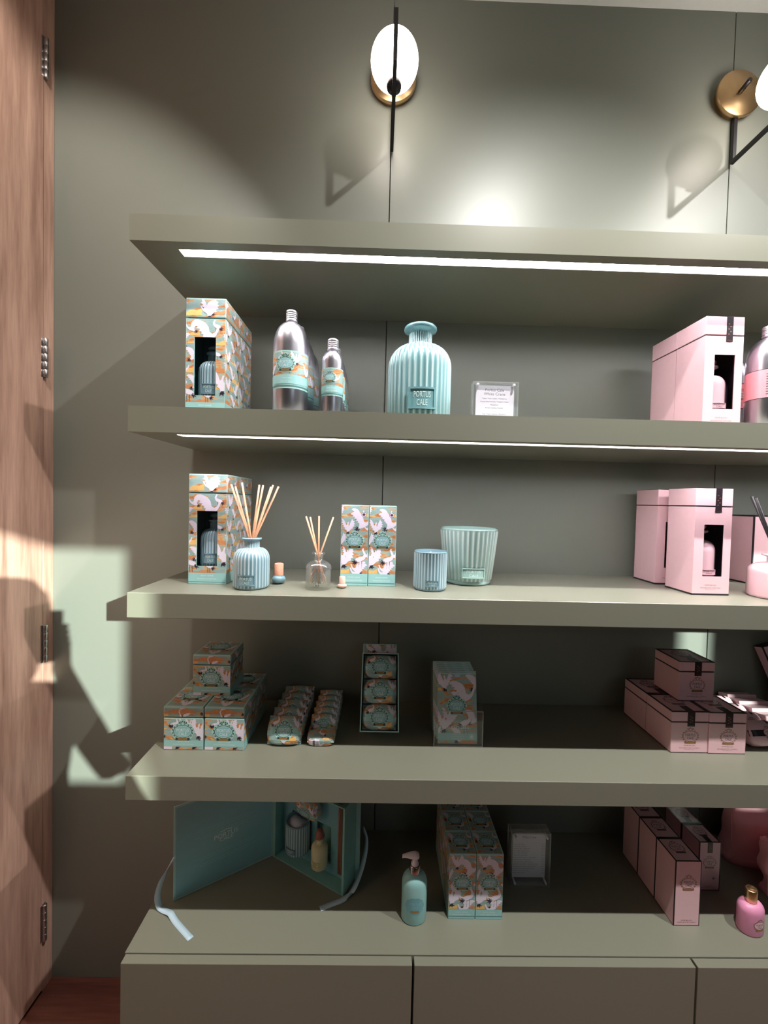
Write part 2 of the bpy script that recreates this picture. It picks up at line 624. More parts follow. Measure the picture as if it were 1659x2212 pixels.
# ------------------------------------------------------------------ the room
wb = struct(box('wall_back', -1.10, 4.30, 0.022, 0.12, 0, CEIL + .1, WALL))
SEAMS = [-0.999, 0.012, 1.023, 2.034, 3.045, 4.056]
for a, b in zip(SEAMS[:-1], SEAMS[1:]):
    box('wall_panel', a + .0012, b - .0012, 0, .022, 0, CEIL + .05, WALL, wb, .0008)
struct(box('ceiling', -1.1, 4.3, -3.5, .12, CEIL, CEIL + .1, WHITE))
fl = struct(box('floor', -1.1, 4.3, -3.5, .12, -.08, -.012, SCREED))
rn = random.Random(4)
for j in range(18):
    y1 = 0.02 - j * .192
    x = -1.1 - rn.random() * 1.0
    while x < 4.3:
        x2 = x + 1.9
        a, b = max(x, -1.1), min(x2, 4.3)
        if b - a > .05:
            box('plank', a + .0008, b - .0008, y1 - .1912, y1, -.012, 0, FLOORW, fl, .001)
        x = x2
struct(box('wall_left', -1.10, -1.0, -3.5, 0.022, 0, CEIL, WALL))
struct(box('wall_right', 4.2, 4.3, -3.5, 0.0, 0, CEIL, WALL))
bm = bmesh.new()
WZ0, WZ1 = 1.795, 2.510
OPEN = ((1.0, 2.0554), (3.702, 3.836))
for a in ((-1.1, 1.0, 0, CEIL), (2.0554, 3.702, 0, CEIL), (3.836, 4.2, 0, CEIL), (1.0, 2.0554, WZ1, CEIL), (3.702, 3.836, WZ1, CEIL), (1.0, 2.0554, 0, WZ0 - .012), (3.702, 3.836, 0, WZ0 - .012)):
    add_box(bm, a[0], a[1], -3.5, -3.45, a[2], a[3])
struct(bm_obj('wall_front', bm, WALL))
PANE = clear_plastic('window_glass', (.96, .98, .97, 1), .03, .0)
for n, (a, b) in enumerate(OPEN):
    wn = struct(box('window_%d' % (n + 1), a, b, -3.494, -3.488, WZ0 - .012, WZ1, PANE))
    bm = bmesh.new()
    for q in ((a - .03, a, WZ0 - .04, WZ1 + .03), (b, b + .03, WZ0 - .04, WZ1 + .03), (a, b, WZ1, WZ1 + .03), (a, b, WZ0 - .04, WZ0 - .012)):
        add_box(bm, q[0], q[1], -3.45, -3.44, q[2], q[3])
    bm_obj('window_frame', bm, BLACKM, wn)

# door leaf standing against the side wall, jamb and hinges
struct(box('trim_1', -1.0, -0.9665, -0.037, 0.0, 0, CEIL, DOORW, None, .001))
dr = struct(box('door_1', -1.0, -0.9640, -0.95, -0.0395, .010, CEIL - .02, DOORW, None, .002))
for z in (2.703, 1.872, 1.049, 0.214):
    bm = bmesh.new()
    add_box(bm, -0.9650, -0.9632, -0.048, -0.030, z - .055, z + .055)
    h = bm_obj('hinge', bm, STEEL, dr)
    for k in range(5):
        z0 = z - .055 + k * .022
        kn = lathe('knuckle', [(0, z0 + .0004), (.0054, z0 + .0004), (.0058, z0 + .001), (.0058, z0 + .021), (.0054, z0 + .0216), (0, z0 + .0216)], STEEL, h, 14)
        kn.location = (-0.9590, -0.038, 0)

# ------------------------------------------------------------------ ceiling spotlights (the shop's own lamps)
def spot(name, x, y, aim, power, size, blend, label, col=(1.0, .965, .94)):
    t = thing('ceiling_spotlight', label, 'spotlight', (x, y, CEIL))
    lathe('trim_ring', [(.030, -.001), (.050, -.001), (.050, -.006), (.046, -.008), (.030, -.008), (.030, -.001)], WHITE, t, 24)
    lathe('reflector', [(.030, -.0015), (.024, -.0015), (0, -.0015)], BLACKM, t, 24)
    l = bpy.data.lights.new('spot', 'SPOT')
    l.energy = power
    l.spot_size = R(size)
    l.spot_blend = blend
    l.shadow_soft_size = .012
    l.color = col
    o = bpy.data.objects.new(name, l)
    COL.objects.link(o)
    o.parent = t
    o.location = (0, 0, -.02)
    d = Vector(aim) - Vector((x, y, CEIL - .02))
    o.rotation_euler = d.to_track_quat('-Z', 'Y').to_euler()
    return t
spot('ceiling_spot_door_offscreen', -0.50, -0.93, (-1.25, -.02, 1.45), 27, 84, .5, 'ceiling spotlight aimed at the wooden door', (1.0, .95, .87))
spot('ceiling_spot_mint_offscreen', 0.52, -0.93, (.42, -.22, .88), 72, 120, 1.0, 'ceiling spotlight aimed at the mint products', (1.0, .97, .93))
spot('ceiling_spot_pink_offscreen', 1.50, -0.93, (1.40, -.22, .88), 72, 120, 1.0, 'ceiling spotlight aimed at the pink products', (1.0, .97, .93))

# ------------------------------------------------------------------ shelves and cabinets
def shelf(z, led, label):
    t = thing('wall_shelf', label, 'shelf', (XL, 0, z - TH), group='green wall shelves')
    L = XR - XL
    if led:
        bm = bmesh.new()                                     # board with a routed channel for the light strip
        y0, y1 = -.313, -.287
        pf = [(YF, 0), (y0, 0), (y0, .012), (y1, .012), (y1, 0), (0, 0), (0, TH), (YF, TH)]
        A = [bm.verts.new((0, p[0], p[1])) for p in pf]; B = [bm.verts.new((L, p[0], p[1])) for p in pf]
        bm.faces.new(A); bm.faces.new(B)
        for j in range(8):
            bm.faces.new((A[j], A[(j + 1) % 8], B[(j + 1) % 8], B[j]))
        bd = bm_obj('board', bm, SHELF, t)
        box('channel_plug', 0, .090, y0, y1, 0, .012, SHELF, bd)
        box('led_strip', .0905, L, y0, y1, .004, .0115, led, t)
    else:
        box('board', 0, L, YF, 0, 0, TH, SHELF, t, .0012)
    return t
shelf(S1, LED, 'highest green shelf with a glowing light strip, empty on top')
shelf(S2, LED, 'green shelf with a light strip, carrying the aluminium bottles')
shelf(S3, None, 'green shelf carrying the reed diffusers')
shelf(S4, None, 'green shelf carrying the wrapped soaps and candle boxes')
tag(box('countertop', XL, XR, -.3365, 0, S5 - .022, S5, SHELF, None, .0008), 'olive green countertop under the open gift case', 'countertop')
for k, (a, b) in enumerate(((XL + .003, .0985), (.1035, .7275), (.7325, 1.3565))):
    t = thing('base_cabinet', ('low green cabinet at the end by the wooden door', 'low green cabinet below the pump bottle and price sign', 'low green cabinet below the pink bottle and bags')[k],
              'cabinet', (a, 0, 0), group='low cabinets')
    box('carcass', 0, b - a, -.330, 0, .06, S5 - .0225, SHELF, t)
    box('door', .0, b - a, -.3565, -.3380, .05, S5 - .0015, SHELF, t, .0008)
    box('plinth', .0, b - a, -.30, -.02, 0, .06, SHELF, t)

# ------------------------------------------------------------------ wall lamps
def sconce(x, label):
    t = thing('wall_lamp', label, 'lamp', (x, 0, 2.700), group='globe wall lamps')
    pl = lathe('backplate', [(.056, 0), (.056, -.016), (.0655, -.016), (.0655, -.0245), (.064, -.026), (0, -.026)], BRASS, t, 48)
    pl.rotation_euler = (R(-90), 0, 0)
    pl.scale = (1, 1, 1)
    tube('stub', [(0, -.024, 0), (0, -.058, .004)], .0062, BLACKM, t, 12)
    zb = -.186
    tube('arm', [(0, -.012, -.02), (0, -.012, zb), (0, -.245, zb), (0, -.245, -.072)], .0048, BLACKM, t, square=True)
    g = lathe('globe', [(.060 * math.sin(math.pi * i / 24), -.103 - .060 * math.cos(math.pi * i / 24)) for i in range(25)], GLOBE, t, 40)
    g.location = (0, -.165, 0)
    c = lathe('globe_holder', [(0, zb), (.006, zb), (.006, -.172), (.018, -.170), (.0195, -.158), (.015, -.154), (0, -.154)], BLACKM, t, 24)
    c.location = (0, -.165, 0)
    return t
for k, x in enumerate((0.0145, 1.0225)):
    sconce(x, ('globe wall lamp with brass plate on the panel seam over the mint products', 'globe wall lamp with brass plate above the pink products')[k])

# ------------------------------------------------------------------ ceramics
def plaque(parent, r, z0, z1, wd, m, tm, th=.0022, tilt=0.0):
    """raised name plate bent round the front of a pot"""
    bm = bmesh.new()
    n = 10
    def quad(u0, u1, v0, v1, d):
        rows = []
        for i in range(n + 1):
            u = u0 + (u1 - u0) * i / n
            rows.append([bm.verts.new((rr * math.sin(u / r), -rr * math.cos(u / r), v)) for rr, v in ((r - .003, v0), (r + d, v0), (r + d, v1), (r - .003, v1))])
        for a, b in zip(rows[:-1], rows[1:]):
            for j in range(4):
                bm.faces.new((a[j], b[j], b[(j + 1) % 4], a[(j + 1) % 4]))
        bm.faces.new(rows[0]); bm.faces.new(rows[-1])
    h = wd / 2
    e = (z1 - z0) * .09
    quad(-h, h, z0, z1, th)
    quad(-h, h, z0, z0 + e, th * 1.5); quad(-h, h, z1 - e, z1, th * 1.5)
    quad(-h, -h + e, z0, z1, th * 1.5); quad(h - e, h, z0, z1, th * 1.5)
    o = bm_obj('plaque', bm, m, parent)
    P = Panel()
    zc = (z0 + z1) / 2; H = z1 - z0
    P.text('PORTUS', 0, zc + H * .17, H * .27, tm, 2, wd * .66)
    P.text('CALE', 0, zc - H * .20, H * .27, tm, 2, wd * .42)
    P.obj('lettering', f_cyl(r + th * 1.15), o, cells=(.003, 0))
    return o
PR['relief'] = mat('relief_glaze', rgb(206, 228, 226), .15)
PR['reliefp'] = mat('relief_pink_ink', rgb(96, 70, 86), .3)

def bottle_profile(r, h, rn_, rl, amp):
    """shouldered bottle: body, quarter-round shoulder, neck, lip (outside then a short way inside)"""
    sh = h * .80
    pr = [(0, .0005), (r * .93, .0005), (r * .985, .002), (r, .006, amp), (r, h * .3, amp), (r, h * .56, amp)]
    pr += [(a, b, amp * (1 - .5 * i / 8)) for i, (a, b) in enumerate(arc(r, h * .58, rn_ * 1.08, sh, 8, 'out'))][1:]
    pr += [(rn_, sh + h * .012, amp * .6), (rn_, h * .915, amp * .6), (rn_ * 1.03, h * .935), (rl * .93, h * .955), (rl, h * .968), (rl, h * .988), (rl * .96, h), (rl * .72, h),
           (rn_ * .72, h * .985), (rn_ * .70, h * .86), (0, h * .85)]
    return pr

def ceramic_bottle(label, loc, r, h, rn_, rl, m, flutes, group=None, amp=.0016, plq=True, name='ceramic_bottle', faceted=False):
    t = thing(name, label, 'bottle', loc, 0, group)
    pr = bottle_profile(r, h, rn_, rl, amp)
    if faceted:
        lathe('body', [p[:2] for p in pr], m, t, 14)
    else:
        lathe('body', pr, m, t, flutes=flutes)
    if plq:
        plaque(t, r, h * .09, h * .30 if not faceted else h * .2, r * .80 if r > .05 else r * 1.0, m, 'reliefp' if faceted else 'relief', th=.0052 if r > .05 else .0024)
    return t

# ------------------------------------------------------------------ mint diffuser gift boxes
GB, GH, GLID = .0905, .2640, .0430

def window_body(t, wd, h, wx0, wx1, wz0, wz1, shell, inside, rim=None):
    """hollow carton with a window cut in the front"""
    bm = bmesh.new()
    th = .0016
    add_box(bm, 0, wd, 0, th, 0, wz0, mi=0); add_box(bm, 0, wd, 0, th, wz1, h, mi=0)
    add_box(bm, 0, wx0, 0, th, wz0, wz1); add_box(bm, wx1, wd, 0, th, wz0, wz1)
    add_box(bm, 0, th, th, wd, 0, h); add_box(bm, wd - th, wd, th, wd, 0, h)
    add_box(bm, 0, wd, wd - th, wd, 0, h)
    add_box(bm, th, wd - th, th, wd - th, 0, .002); add_box(bm, th, wd - th, th, wd - th, h - .002, h)
    o = bm_obj('carton', bm, shell, t)
    bm = bmesh.new()
    i = th + .0003
    for q in ((i, i + .0004, i, wd - i), (wd - i - .0004, wd - i, i, wd - i)):
        add_box(bm, q[0], q[1], q[2], q[3], .0025, h - .0025)
    add_box(bm, i, wd - i, wd - i - .0004, wd - i, .0025, h - .0025)
    add_box(bm, i, wd - i, i, wd - i, .0022, .0026)
    bm_obj('lining', bm, inside, t)
    return o

def mint_gift_box(label, loc, group):
    t = thing('gift_box', label, 'box', loc, 0, group)
    hb = GH - GLID - .0035
    wx0, wx1, wz0, wz1 = GB * .215, GB * .755, .043, .176
    b = window_body(t, GB, hb, wx0, wx1, wz0, wz1, TEALP, TEALIN)
    box('window_film', wx0 - .003, wx1 + .003, .0018, .0020, wz0 - .003, wz1 + .003, FILM, t)
    box('insert', .003, GB - .003, .003, GB - .003, .003, .0380, TEALIN, t)
    box('neck', .003, GB - .003, .003, GB - .003, hb - .001, hb + .006, TEALD, t)
    ld = box('lid', -.0004, GB + .0004, -.0004, GB + .0004, hb + .0035, GH, TEALP, t, .0008)
    band = .027
    P = Panel().cranes(.001, band, GB - .001, hb - .0012, 3)
    P.stamp(FLY, GB * .50, .192, .062, False, 4); P.stamp(RISE, GB * .93, .075, .055, False, 4); P.stamp(STAND, GB * .12, .052, .05, True, 4)
    P.rect(.0008, .0008, GB - .0008, band, 'band', 6)
    P.rect(.0008, .0045, GB - .0008, .0056, 'teal', 7)
    P.text('WHITE CRANE', GB / 2, .0205, .0030, 'white', 7, .030)
    P.text('FRAGRANCE DIFFUSER', GB / 2, .0128, .0028, 'white', 7, .046)
    P.obj('print', f_front(0), b, [(.0008, .0008, GB - .0008, wz0), (.0008, wz1, GB - .0008, hb - .001), (.0008, wz0, wx0 - .0006, wz1), (wx1 + .0006, wz0, GB - .0008, wz1)])
    P = Panel().cranes(.0, band, GB, hb - .001, 8)
    P.rect(0, .0, GB, band, 'band', 6)
    P.obj('print', f_right(GB, 0), b, [(.0008, .0008, GB - .0008, hb - .001)], uvo=(.1, .03))
    Q = Panel().cranes(0, hb + .0035, GB, GH, 5)
    Q.stamp(RISE, GB * .58, GH - .022, .046, False, 4)
    Q.obj('print', f_front(-.0004), ld, [(.0008, hb + .0043, GB - .0008, GH - .0024)], uvo=(.2, .2))
    Q = Panel().cranes(0, hb + .0035, GB, GH, 6)
    Q.obj('print', f_right(GB + .0004, 0), ld, [(.0008, hb + .0043, GB - .0008, GH - .0024)], uvo=(.4, .2))
    return t
g1 = mint_gift_box('crane print gift box with window, in front beside the tall aluminium bottle', (-.4500, -.2700, S2), 'crane print gift boxes')
dup(g1, (-.4500, -.1785, S2), 'crane print gift box behind another, level with the aluminium bottles')
dup(g1, (-.4528, -.2400, S3), 'crane print gift box with window, behind the ribbed reed diffuser')
dup(g1, (-.4528, -.1485, S3), 'crane print gift box against the wall behind the one by the reed diffuser')
bo = ceramic_bottle('ribbed blue bottle inside the gift box beside the aluminium bottles', (-.4500 + GB / 2 + .004, -.2700 + .046, S2 + .0382), .036, .116, .0155, .0205, GLAZEB, 30, 'bottles inside gift boxes')
def stopper(label, loc, r, h1, rc, hc, mk, mc, group=None, flip=False):
    """stopper standing on its knob with the cork up (or the other way round)"""
    t = thing('bottle_stopper', label, 'stopper', loc, 0, group)
    k = lathe('knob', [(0, 0)] + [(r * math.sin(a), h1 / 2 - h1 / 2 * math.cos(a)) for a in (math.pi * i / 12 for i in range(3, 12))] + [(rc * .9, h1)], mk, t, 24)
    c = lathe('cork', [(rc, h1 - .002), (rc, h1 + hc - .0015), (rc - .0015, h1 + hc), (0, h1 + hc)], mc, t, 20)
    if flip:
        for o in (k, c):
            o.rotation_euler = (math.pi, 0, 0)
            o.location = (0, 0, h1)
    return t
stopper('round stopper on the bottle inside the upper gift box', (-.4500 + GB / 2 + .004, -.2240, S2 + .1545), .0165, .018, .0100, .018, GLAZEB, CORK, 'stoppers inside gift boxes', True)
dup(bo, (-.4528 + GB / 2 + .004, -.2400 + .046, S3 + .0382), 'ribbed blue bottle inside the gift box behind the reed diffuser')
stopper('round stopper on the bottle in the gift box behind the reed diffuser', (-.4528 + GB / 2 + .004, -.1940, S3 + .1545), .0165, .018, .0100, .018, GLAZEB, CORK, 'stoppers inside gift boxes', True)

# ------------------------------------------------------------------ aluminium bottles
def alu_bottle(label, loc, r, h, lz0, lz1, style='crane', group=None):
    t = thing('aluminium_bottle', label, 'bottle', loc, 0, group)
    rn_ = .0118
    sh = h - .026
    lathe('body', [(0, .0004), (r * .95, .0004), (r, .004), (r, sh * .5)] + arc(r, h * .66 if r > .03 else h * .70, rn_, sh - .004, 10, 'out') + [(rn_, sh + .004), (0, sh + .004)], ALU, t, 48)
    pr = [(0, sh), (.0125, sh), (.0132, sh + .001), (.0132, sh + .004)]
    for k in range(4):
        z = sh + .006 + k * .0042
        pr += [(.0120, z), (.0120, z + .0012), (.0130, z + .0018), (.0130, z + .0040)]
    pr += [(.0126, h - .0008), (.0115, h), (0, h)]
    lathe('cap', pr, CAPALU, t, 32)
    P = Panel()
    W = math.pi * r * .98
    if style == 'crane':
        hb = (lz1 - lz0)
        P.rect(-W, lz0, W, lz1, 'mint', 0)
        s = Panel().cranes(-W, lz0 + hb * .36, W, lz1 - hb * .035, 7, .034)
        P.t += [(q, m, ly + 1) for poly, m, ly in s.t for q in [clip_rect(poly, (-W, lz0 + hb * .36, W, lz1 - hb * .035))] if q]
        P.rect(-W, lz0 + hb * .12, W, lz0 + hb * .36, 'band', 5)
        P.rect(-W, lz0 + hb * .05, W, lz0 + hb * .085, 'teal', 5)
        P.text('WHITE CRANE', 0, lz0 + hb * .27, .0024, 'white', 6, .022)
        P.text('DIFFUSER REFILL', 0, lz0 + hb * .18, .0024, 'white', 6, .028)
        P.medallion(-.004, lz0 + hb * .66, min(.046, r * 1.2), 'teal', 6)
    else:
        hb = (lz1 - lz0)
        P.rect(-W, lz0, W, lz1, 'black', 0)
        P.rect(-W, lz0 + .0014, W, lz1 - .0014, 'salmon', 1)
        for k in range(9):
            P.rect(-.032, lz0 + hb * (.12 + k * .085), -.023, lz0 + hb * (.155 + k * .085), 'grey', 2)
        P.medallion(.002, lz0 + hb * .55, r * 1.0, 'pink', 2)
    P.obj('label', f_cyl(r), t, cells=(.004, 0))
    return t
G1 = 'large aluminium bottles with crane labels'
G2 = 'small aluminium bottles with crane labels'
a1 = alu_bottle('large aluminium bottle with crane label, first of its row at the shelf edge', (-.2135, -.2500, S2), .0402, .2490, .060, .145, group=G1)
dup(a1, (-.2135, -.1650, S2), 'large aluminium bottle with crane label, second in its row')
dup(a1, (-.2135, -.0800, S2), 'large aluminium bottle with crane label, last of its row by the wall')
a2 = alu_bottle('small aluminium bottle with crane label, first of its row at the shelf edge', (-.1150, -.2500, S2), .0250, .1860, .050, .114, group=G2)
dup(a2, (-.1150, -.1960, S2), 'small aluminium bottle with crane label, second in its row')
dup(a2, (-.1150, -.1420, S2), 'small aluminium bottle with crane label, third in its row')
dup(a2, (-.1150, -.0880, S2), 'small aluminium bottle with crane label, last of its row by the wall')
alu_bottle('large aluminium bottle with pink label beside the pink window boxes', (.9250, -.2500, S2), .0402, .2490, .072, .140, 'pink')
alu_bottle('smaller aluminium bottle with pink label tucked behind the pink labelled one', (.9130, -.1640, S2), .0330, .2230, .066, .130, 'pink')

# ------------------------------------------------------------------ big display bottle
vb = ceramic_bottle('very large glossy ribbed celadon bottle next to the handwritten sign', (.0935, -.2150, S2), .0735, .2350, .0262, .0400, GLAZE, 36, amp=.0036)

# ------------------------------------------------------------------ clear signs
def clear_sign(label, loc, wd, h, d, lines):
    t = thing('acrylic_sign', label, 'sign', loc)
    bm = bmesh.new()
    add_box(bm, 0, wd, 0, d * .46, 0, h, .0012)
    bm_obj('front_block', bm, ACRYL, t)
    bm = bmesh.new()
    add_box(bm, 0, wd, d * .52, d, 0, h, .0012)
    bm_obj('rear_block', bm, ACRYL, t)
    bm = bmesh.new()                                          # polished edges of the block catch the light
    for q in ((0, .0018, 0, h), (wd - .0018, wd, 0, h), (.0018, wd - .0018, h - .0018, h), (.0018, wd - .0018, 0, .006)):
        add_box(bm, q[0], q[1], .0006, d - .0006, q[2], q[3])
    bm_obj('polished_edge', bm, ACRYLE, t)
    c = box('card', wd * .09, wd * .93, d * .47, d * .51, h * .09, h * .93, PR['paper'], t)
    P = Panel()
    lines(P, wd, h)
    P.obj('print', f_front(d * .47), c)
    for x in (wd * .11, wd * .90):
        for z in (h * .075, h * .925):
            s = lathe('stud', [(0, 0), (.0030, .0), (.0030, d * .5), (.0022, d * .56), (0, d * .56)], STUD, t, 12)
            s.rotation_euler = (R(90), 0, 0)
            s.location = (x, d * .5, z)
    return t
def lines_hand(P, wd, h):
    P.text('Portus Cale', wd * .5, h * .82, .0066, 'grey', 0, .044)
    P.text('White Crane', wd * .5, h * .72, .0066, 'grey', 0, .050)
    for k, (s, wdt) in enumerate((('Topo: Yuzu, Limão, Mandarina', .058), ('Corpo: Noz-moscada, Gengibre, Notas', .066), ('Aquáticas', .018), ('Fundo: Cedro, Vetiver', .042),
                                  ('—', .008), ('Top: Yuzu, Lemon, Mandarin', .056))):
        P.text(s, wd * .5, h * (.605 - k * .078), .0030, 'grey', 0, wdt)
def lines_price(P, wd, h):
    P.text('White Crane', wd * .50, h * .850, .0066, 'grey', 0, .038)
    rows = (('Sabonete 40g - 40g Soap', '€2.70', .030), ('Sabonete 150g - 150g Soap', '€6.90', .034), ('Sabonete 3x150g - 3x150g Soap Set', '€21.90', .044), ('Vela Aromática - Fragranced Candle', '€29.90', .043),
            ('Difusor 100ml - 100ml Diffuser', '€21.90', .039), ('Difusor 250ml - 250ml Diffuser', '€29.90', .039), ('Varetas de Junco Difusor - Reed Sticks', '€10.90', .060), ('Saqueta Perfumada - Fragranced Sachet', '€6.90', .048),
            ('Creme Corporal 300ml - 300ml Body Lotion', '€21.90', .054), ('Gel Banho e Mãos 300ml - Hand & Body Wash', '€17.90', .066), ('Recarga Difusor 250ml - Diffuser Refill', '€26.90', .060), ('Recarga Difusor 500ml - Diffuser Refill', '€39.90', .056),
            ('Vaso Cerâmica - Ceramic Vase', '€110.00', .042), ('Kit Difusor', '€31.90', .034))
    for k, (a, b, wdt) in enumerate(rows):
        z = h * (.715 - k * .0415)
        P.text(a, wd * .105 + wdt / 2, z, .0026, 'grey', 0, wdt)
        P.text(b, wd * .915 - .0045, z, .0026, 'grey', 0, .009)
clear_sign('clear acrylic sign with handwritten product name beside the big celadon bottle', (.2125, -.2750, S2), .1065, .0925, .020, lines_hand)
clear_sign('clear acrylic block sign with typed price list on the countertop', (.3735, -.1790, S5), .1048, .1450, .034, lines_price)

# ------------------------------------------------------------------ pink window boxes
PB, PH, PLID = .0905, .2600, .0420

def seal(parent, x, z0, z1, y, wd=.0155, top=None):
    bm = bmesh.new()
    add_box(bm, x - wd / 2, x + wd / 2, y - .0005, y, z0, z1)
    if top:
        add_box(bm, x - wd / 2, x + wd / 2, y - .0005, y + top, z1 - .0002, z1 + .0003)
    o = bm_obj('paper_seal', bm, BLACKP, parent)
    P = Panel()
    zc = (z0 + z1) / 2
    for k in range(5):
        P.ell(x + (.0022 if k % 2 else -.0022), zc + (k - 2) * (z1 - z0) * .10, .0022, .0012, 'leafgold', 0, 8)
    P.rect(x - wd * .36, z0 + .003, x + wd * .36, z0 + .0036, 'leafgold', 0)
    P.obj('print', f_front(y - .0005), o)
    return o

def pink_gift_box(label, loc, group, front=True):
    t = thing('gift_box', label, 'box', loc, 0, group)
    hb = PH - PLID - .003
    wx0, wx1, wz0, wz1 = PB * .26, PB * .80, .046, .172
    b = window_body(t, PB, hb, wx0, wx1, wz0, wz1, PINK, PINKIN)
    box('window_film', wx0 - .003, wx1 + .003, .0018, .0020, wz0 - .003, wz1 + .003, FILM, t)
    box('insert', .003, PB - .003, .003, PB - .003, .003, .0380, PINKIN, t)
    box('neck', .002, PB - .002, .002, PB - .002, hb - .001, hb + .006, BLACKP, t)
    ld = box('lid', -.0004, PB + .0004, -.0004, PB + .0004, hb + .003, PH, PINK, t, .0008)
    box('edge_band', -.0002, PB + .0002, -.0002, PB + .0002, 0, .0042, BLACKP, b)
    box('edge_band', .0006, PB - .0006, .0006, PB - .0006, PH, PH + .0008, BLACKP, ld)
    seal(t, PB * .62, hb - .013, PH + .0006, -.0004, top=.02)
    P = Panel()
    P.text('ROSÉ BLUSH', PB * .5, .0250, .0024, 'brown', 0, .028)
    P.text('FRAGRANCE DIFFUSER', PB * .5, .0180, .0024, 'brown', 0, .050)
    P.text('DIFUSOR DE AROMAS', PB * .5, .0138, .0014, 'brown', 0, .026)
    P.obj('lettering', f_front(0), b)
    return t
PG = 'pink window gift boxes'
p1 = pink_gift_box('pink window gift box on the aluminium bottle shelf, in front', (.7555, -.2700, S2), PG)
dup(p1, (.7555, -.1790, S2), 'pink gift box on the aluminium bottle shelf, behind the one with the visible window')
dup(p1, (.7685, -.2470, S3), 'pink window gift box beside the pink reed diffuser, in front')
dup(p1, (.7640, -.1235, S3), 'pink gift box beside the pink reed diffuser, half hidden behind another')
pk = ceramic_bottle('faceted pink bottle inside the gift box on the aluminium bottle shelf', (.7555 + .0445, -.2700 + .042, S2 + .0382), .0345, .1180, .0110, .0195, PINKG, 14, 'pink bottles inside gift boxes', faceted=True)
dup(pk, (.7685 + .0445, -.2470 + .042, S3 + .0382), 'faceted pink bottle inside the gift box beside the pink reed diffuser')
for lb, xx, yy, zz in (('round pink stopper on the bottle in the aluminium bottle shelf gift box', .8000, -.2280, S2), ('round pink stopper on the bottle in the gift box by the pink diffuser', .8130, -.2050, S3)):
    stopper(lb, (xx, yy, zz + .1565), .0150, .018, .0066, .016, PINKG, CORK, 'pink stoppers inside gift boxes', True)
t = thing('carton', 'plain pink carton with black edges behind the pink reed diffuser', 'box', (1.0560, -.0990, S3))
box('body', 0, .16, 0, .095, .004, .192, PINK, t, .0008)
bm = bmesh.new()
add_box(bm, -.0004, .1604, -.0004, .0954, 0, .004); add_box(bm, -.0004, .1604, -.0004, .0954, .192, .196)
add_box(bm, -.0006, .0024, -.0006, .003, .004, .192)
bm_obj('edge_band', bm, BLACKP, t)

# ------------------------------------------------------------------ reed diffusers
ceramic_bottle('ribbed blue ceramic reed diffuser bottle in front of the gift box', (-.2945, -.2625, S3), .0395, .1170, .0165, .0228, GLAZEB, 30)
def reeds(base, rin, zin, tips, length, r, m, labels, group):
    for (dx, dz, dy), lb in zip(tips, labels):
        x0, y0, z0 = base
        top = Vector((x0 + dx, y0 + dy, z0 + dz))
        a = Vector((x0 - dx * rin, y0 - dy * rin, z0 + zin))
        o = tube('reed_stick', [(0, 0, 0), top - a], r, m, None, 10)
        o.location = a
        tag(o, lb, 'reed', group)
T = [(-.049, .240, -.004), (-.045, .236, .012), (-.022, .245, -.010), (.013, .241, .008), (.026, .240, -.006), (.040, .237, .010), (.048, .241, -.002), (.059, .238, .006)]
reeds((-.2945, -.2625, S3), .60, .016, T, .24, .00215, REED, ['pale rattan reed standing in the ribbed ceramic diffuser'] * 8, 'reeds in the ribbed ceramic diffuser')
stopper('cork stopper with round blue glazed knob beside the ribbed diffuser', (-.2410, -.2180, S3), .0168, .0235, .0110, .0270, GLAZEB, CORK)
stopper('tiny pale cork stopper beside the glass diffuser', (-.0815, -.2520, S3), .0110, .0120, .0073, .0160, CORKP, CORKP)

t = thing('glass_bottle', 'small clear glass diffuser bottle half filled with oil', 'bottle', (-.1372, -.2640, S3))
pr = [(0, .0005), (.0290, .0005), (.0308, .003), (.0308, .050)] + arc(.0308, .050, .0112, .0660, 7, 'out')[1:] + [(.0112, .078), (.0160, .0815), (.0168, .0845), (.0150, .0865), (.0118, .0865)]
pr += [(.0095, .0820), (.0095, .0655)] + [(a - .0018, b) for a, b in reversed(arc(.0308, .050, .0112, .0645, 7, 'out'))] + [(.0290, .010), (.0270, .0075), (0, .0070)]
lathe('glass', pr, GLASSM, t, 40)
lathe('oil', [(0, .0076), (.0266, .0082), (.0286, .0110), (.0286, .0400), (0, .0400)], OIL, t, 36)
P = Panel()
P.text('PORTUS', 0, .0200, .0046, 'ink', 1, .021); P.text('CALE', 0, .0135, .0046, 'ink', 1, .014)
P.obj('lettering', f_cyl(.0309), t, cells=(.003, 0))
T = [(-.0305, .170, -.004), (-.0225, .168, .006), (-.0005, .171, -.002), (.0325, .169, .004)]
reeds((-.1372, -.2640, S3), .60, .012, T, .19, .0019, REED, ['thin rattan reed standing in the clear glass diffuser'] * 4, 'reeds in the glass diffuser')

ceramic_bottle('faceted pale pink reed diffuser bottle with black reeds', (.9690, -.2550, S3), .0560, .1050, .0200, .0300, PINKG, 14, faceted=True, plq=False)
T = [(-.072, .240, -.010), (-.060, .243, .012), (-.028, .246, .0), (-.006, .262, -.008), (.02, .25, .01), (.05, .245, -.01)]
reeds((.9690, -.2550, S3), .50, .022, T, .24, .0032, BREED, ['black reed standing in the pale pink diffuser'] * 6, 'black reeds in the pink diffuser')

